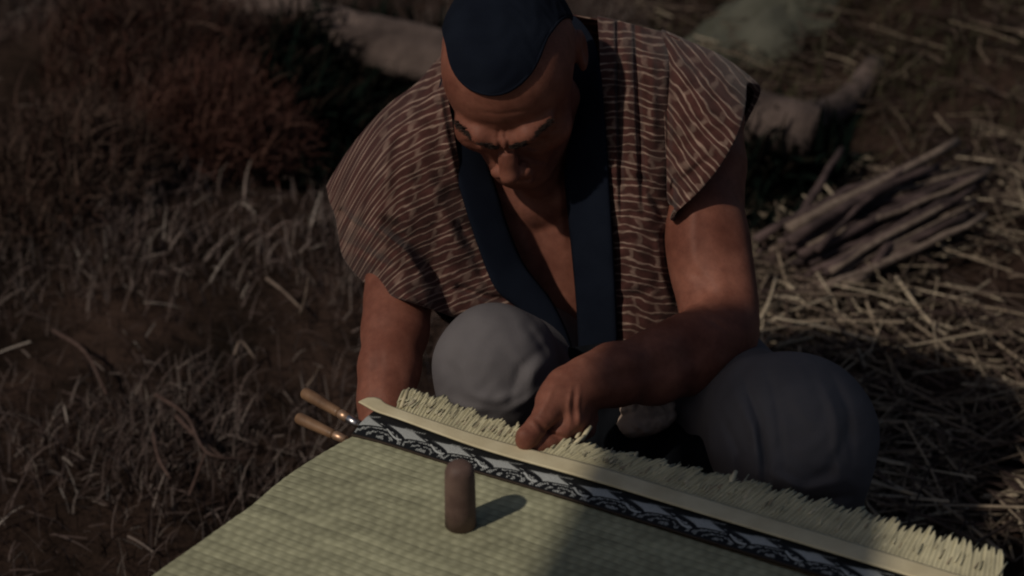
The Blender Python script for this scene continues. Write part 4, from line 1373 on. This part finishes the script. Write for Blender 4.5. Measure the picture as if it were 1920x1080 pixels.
folds_r = [([(1158, 20), (1160, 180), (1166, 420)], 5, .014), ([(1190, 20), (1196, 160), (1206, 400)], 5.5, .013), ([(1200, 330), (1230, 380), (1258, 440)], 7, .006),
           ([(1176, 100), (1178, 250)], 8, -.004), ([(1222, 100), (1226, 280)], 10, -.006),
           ([(1250, 440), (1268, 520), (1280, 575)], 9, .012), ([(1232, 450), (1245, 530), (1262, 580)], 8, -.006), ([(1160, 560), (1220, 545)], 12, .004)]
pat(rp_, 130, 420, 'front_panel', M['vest'], folds_r, uv_right, noise=.0015, flip=True, parent=vest)


def uv_sleeve(x, y):
    q = y - 1.45 * x + 0.0016 * (x - 1250) ** 2
    return (x * 0.55 + 0.8 * y) / 26.0, q / 22.0


slv = [row([(1300, 190), (1250, 70), (1240, 60), (1241, 106), (1243, 160), (1246, 215), (1249, 270), (1250, 325), (1252, 378), (1270, 400)], [2.22, 2.18, 2.12, 2.06, 2.02, 1.995, 1.985, 1.985, 2.0, 2.05]),
       row([(1340, 200), (1300, 90), (1288, 82), (1290, 124), (1288, 174), (1285, 226), (1281, 279), (1274, 333), (1262, 386), (1280, 404)], [2.20, 2.16, 2.11, 2.03, 1.985, 1.965, 1.96, 1.96, 1.985, 2.05]),
       row([(1375, 215), (1362, 118), (1345, 108), (1340, 146), (1332, 192), (1323, 240), (1309, 291), (1290, 343), (1266, 394), (1284, 408)], [2.18, 2.14, 2.09, 2.01, 1.97, 1.95, 1.945, 1.95, 1.975, 2.04]),
       row([(1396, 235), (1424, 165), (1400, 152), (1397, 186), (1390, 224), (1374, 267), (1346, 316), (1306, 364), (1259, 408), (1288, 412)], [2.15, 2.12, 2.08, 2.01, 1.965, 1.945, 1.94, 1.945, 1.965, 2.03]),
       row([(1390, 236), (1414, 176), (1394, 160), (1388, 190), (1382, 224), (1366, 264), (1339, 311), (1302, 357), (1262, 398), (1286, 404)], [2.14, 2.11, 2.075, 2.03, 1.985, 1.965, 1.96, 1.965, 1.98, 2.02])]
folds_s = [([(1260, 300), (1310, 260), (1380, 230)], 14, .006), ([(1255, 360), (1290, 330), (1340, 290)], 9, .006), ([(1250, 130), (1254, 250), (1250, 340)], 6, .010),
           ([(1270, 120), (1310, 180), (1350, 260)], 16, -.006), ([(1280, 100), (1350, 160), (1390, 200)], 12, .005), ([(1262, 340), (1262, 400)], 5, .008)]
pat(slv, 230, 200, 'sleeve', M['vest'], folds_s, uv_sleeve, noise=.0015, flip=False, parent=vest)
# back of the vest
back = [row([(868, 66), (900, 35), (960, 22), (1030, 22), (1090, 30), (1240, 60), (1300, 90)], [2.10, 2.15, 2.18, 2.18, 2.15, 2.12, 2.11]),
        row([(800, 160), (880, 70), (960, 60), (1040, 60), (1120, 65), (1240, 80), (1330, 110)], [2.18, 2.25, 2.28, 2.28, 2.26, 2.22, 2.16]),
        row([(720, 240), (850, 230), (960, 220), (1040, 215), (1130, 210), (1250, 200), (1340, 190)], [2.22, 2.34, 2.38, 2.38, 2.36, 2.30, 2.2]),
        row([(720, 400), (850, 400), (960, 400), (1040, 400), (1130, 400), (1230, 390), (1300, 380)], [2.18, 2.33, 2.40, 2.42, 2.40, 2.30, 2.14]),
        row([(780, 540), (880, 570), (980, 590), (1060, 600), (1140, 600), (1230, 580), (1300, 540)], [2.10, 2.28, 2.40, 2.43, 2.41, 2.30, 2.08]),
        row([(830, 600), (900, 640), (990, 670), (1070, 680), (1150, 670), (1230, 640), (1305, 590)], [2.06, 2.25, 2.40, 2.45, 2.41, 2.28, 2.07])]
pat(back, 120, 140, 'back_panel', M['vest'], (), lambda x, y: (x / 24.0, y / 15.0), noise=.003, parent=vest)

# ------------------------------------------------------------------ navy collar band, one strip round the neck
st = [((1078, 668, 2.03), (1020, 640, 2.035)),
      ((1062, 618, 2.035), (1003, 606, 2.035)),
      ((1032, 560, 2.035), (968, 577, 2.03)),
      ((984, 496, 2.04), (928, 540, 2.02)),
      ((953, 425, 2.04), (897, 465, 2.02)),
      ((934, 362, 2.045), (867, 372, 2.02)),
      ((915, 300, 2.06), (840, 270, 2.03)),
      ((902, 220, 2.09), (822, 178, 2.055)),
      ((900, 140, 2.13), (842, 105, 2.085)),
      ((912, 95, 2.17), (868, 55, 2.12)),
      ((945, 70, 2.20), (925, 22, 2.16)),
      ((1000, 65, 2.20), (1005, 15, 2.165)),
      ((1045, 85, 2.17), (1070, 25, 2.14)),
      ((1066, 130, 2.11), (1112, 75, 2.07)),
      ((1072, 190, 2.05), (1127, 150, 2.01)),
      ((1066, 260, 2.02), (1135, 235, 1.99)),
      ((1058, 320, 2.015), (1142, 330, 1.985)),
      ((1064, 400, 2.015), (1148, 430, 1.985)),
      ((1072, 480, 2.02), (1153, 520, 1.995)),
      ((1080, 570, 2.02), (1157, 590, 2.005)),
      ((1085, 668, 2.03), (1159, 648, 2.015)),
      ((1086, 700, 2.04), (1158, 680, 2.035))]
arr = np.array([[a, b_] for a, b_ in st])          # n,2,3
nS = 340
cc2 = cr(np.linspace(0, len(st) - 1, nS), arr)     # nS,2,3
tt = np.linspace(0, 1, 16)[:, None, None]
Bn = cc2[None, :, 0] * (1 - tt) + cc2[None, :, 1] * tt
edge_f = np.sin(np.clip(np.linspace(0, 1, 16), 0, 1) * math.pi) ** 0.4
Bn[..., 2] -= (0.006 * edge_f)[:, None] + 0.0015 * np.sin(np.linspace(0, 40, nS))[None] * np.linspace(0, 1, 16)[:, None]
d = Bn[..., 2]
Vw = toW(np.stack([(Bn[..., 0] - 960) / FPX * d, (540 - Bn[..., 1]) / FPX * d, d], -1).reshape(-1, 3))
sheet('collar', Vw, 16, nS, M['navy'], vest, 0.005)

# ------------------------------------------------------------------ pale cloth bundle between his legs
Fp = Field(P(1150, 850, 1.86) - [0.02, 0.02, .06], P(1290, 730, 1.93) + [0.02, 0.02, .08], 0.0022)
Fp.ell(P(1208, 790, 1.925), (.038, .017, .03), np.stack([norm([1, .25, 0]), norm([-.25, 1, 0]), [0, 0, 1]], 1))
for a, b_, r_ in ((1188, 765, .007), (1213, 762, .009), (1236, 763, .008), (1255, 757, .007), (1170, 768, .005), (1198, 775, .009), (1228, 775, .009)):
    Fp.ell(P(a, b_, 1.918), (r_, r_ * 1.1, r_ * 1.6), k=.004)
Fp.cone(P(1180, 786, 1.897), .003, P(1240, 770, 1.897), .002, k=.008, sub=True)
vp, fp = Fp.mesh()
vp = vp + np.stack([0 * vp[:, 0], 0 * vp[:, 0], .002 * nz2(vp[:, 0], vp[:, 1], 230) + .0012 * nz2(vp[:, 1], vp[:, 0], 480)], -1)
tag(mesh_obj('cloth_bundle', toW(vp), fp, M['bundle'], None), 'pale crumpled cloth bundle lying in the dark lap under the forearm', 'cloth')

# ------------------------------------------------------------------ unseen cloth on a pole, added to shade the lap and mat end
shade_off = np.array(SUN_TO) / SUN_TO.z * 0.95
sh = empty('added_sunshade', (-0.98, 1.02, 0.0))
tag(sh, 'square cloth on a pole, unseen left of the bench, added to shade the lap', 'added_sunshade')
ca = G(1156, 842, MZ) ; cb = G(1096, 950, MZ)
dirv = (cb - ca) / np.linalg.norm(cb - ca)
pa = ca - dirv * 0.24; pb = ca + dirv * 0.50
pc = pb + np.array([0.34, 0.0, 0]); pd = pa + np.array([0.28, 0.04, 0])
q = [p + shade_off for p in (pa, pb, pc, pd)]
gu = np.linspace(0, 1, 14)
gr = np.array([[(1 - v) * ((1 - u) * q[0] + u * q[3]) + v * ((1 - u) * q[1] + u * q[2]) + np.array([0, 0, 0.012 * math.sin(math.pi * u) * math.sin(math.pi * v)]) for u in gu] for v in gu])
sheet('cloth', gr.reshape(-1, 3), 14, 14, M['dark_cloth'], sh, 0.004)
zc_ = float(q[0][2])
mesh_obj('frame', *join([tube([q[i] - [0, 0, .012], q[(i + 1) % 4] - [0, 0, .012]], .006, 8) for i in range(4)]), M['bench'], sh)
pole_x, pole_y = q[1][0] - 0.02, q[1][1]
mesh_obj('pole', *tube([(pole_x, pole_y, -0.1), (pole_x, pole_y, 0.8), (pole_x, pole_y, zc_ + 0.02)], .014, 12), M['bench'], sh)
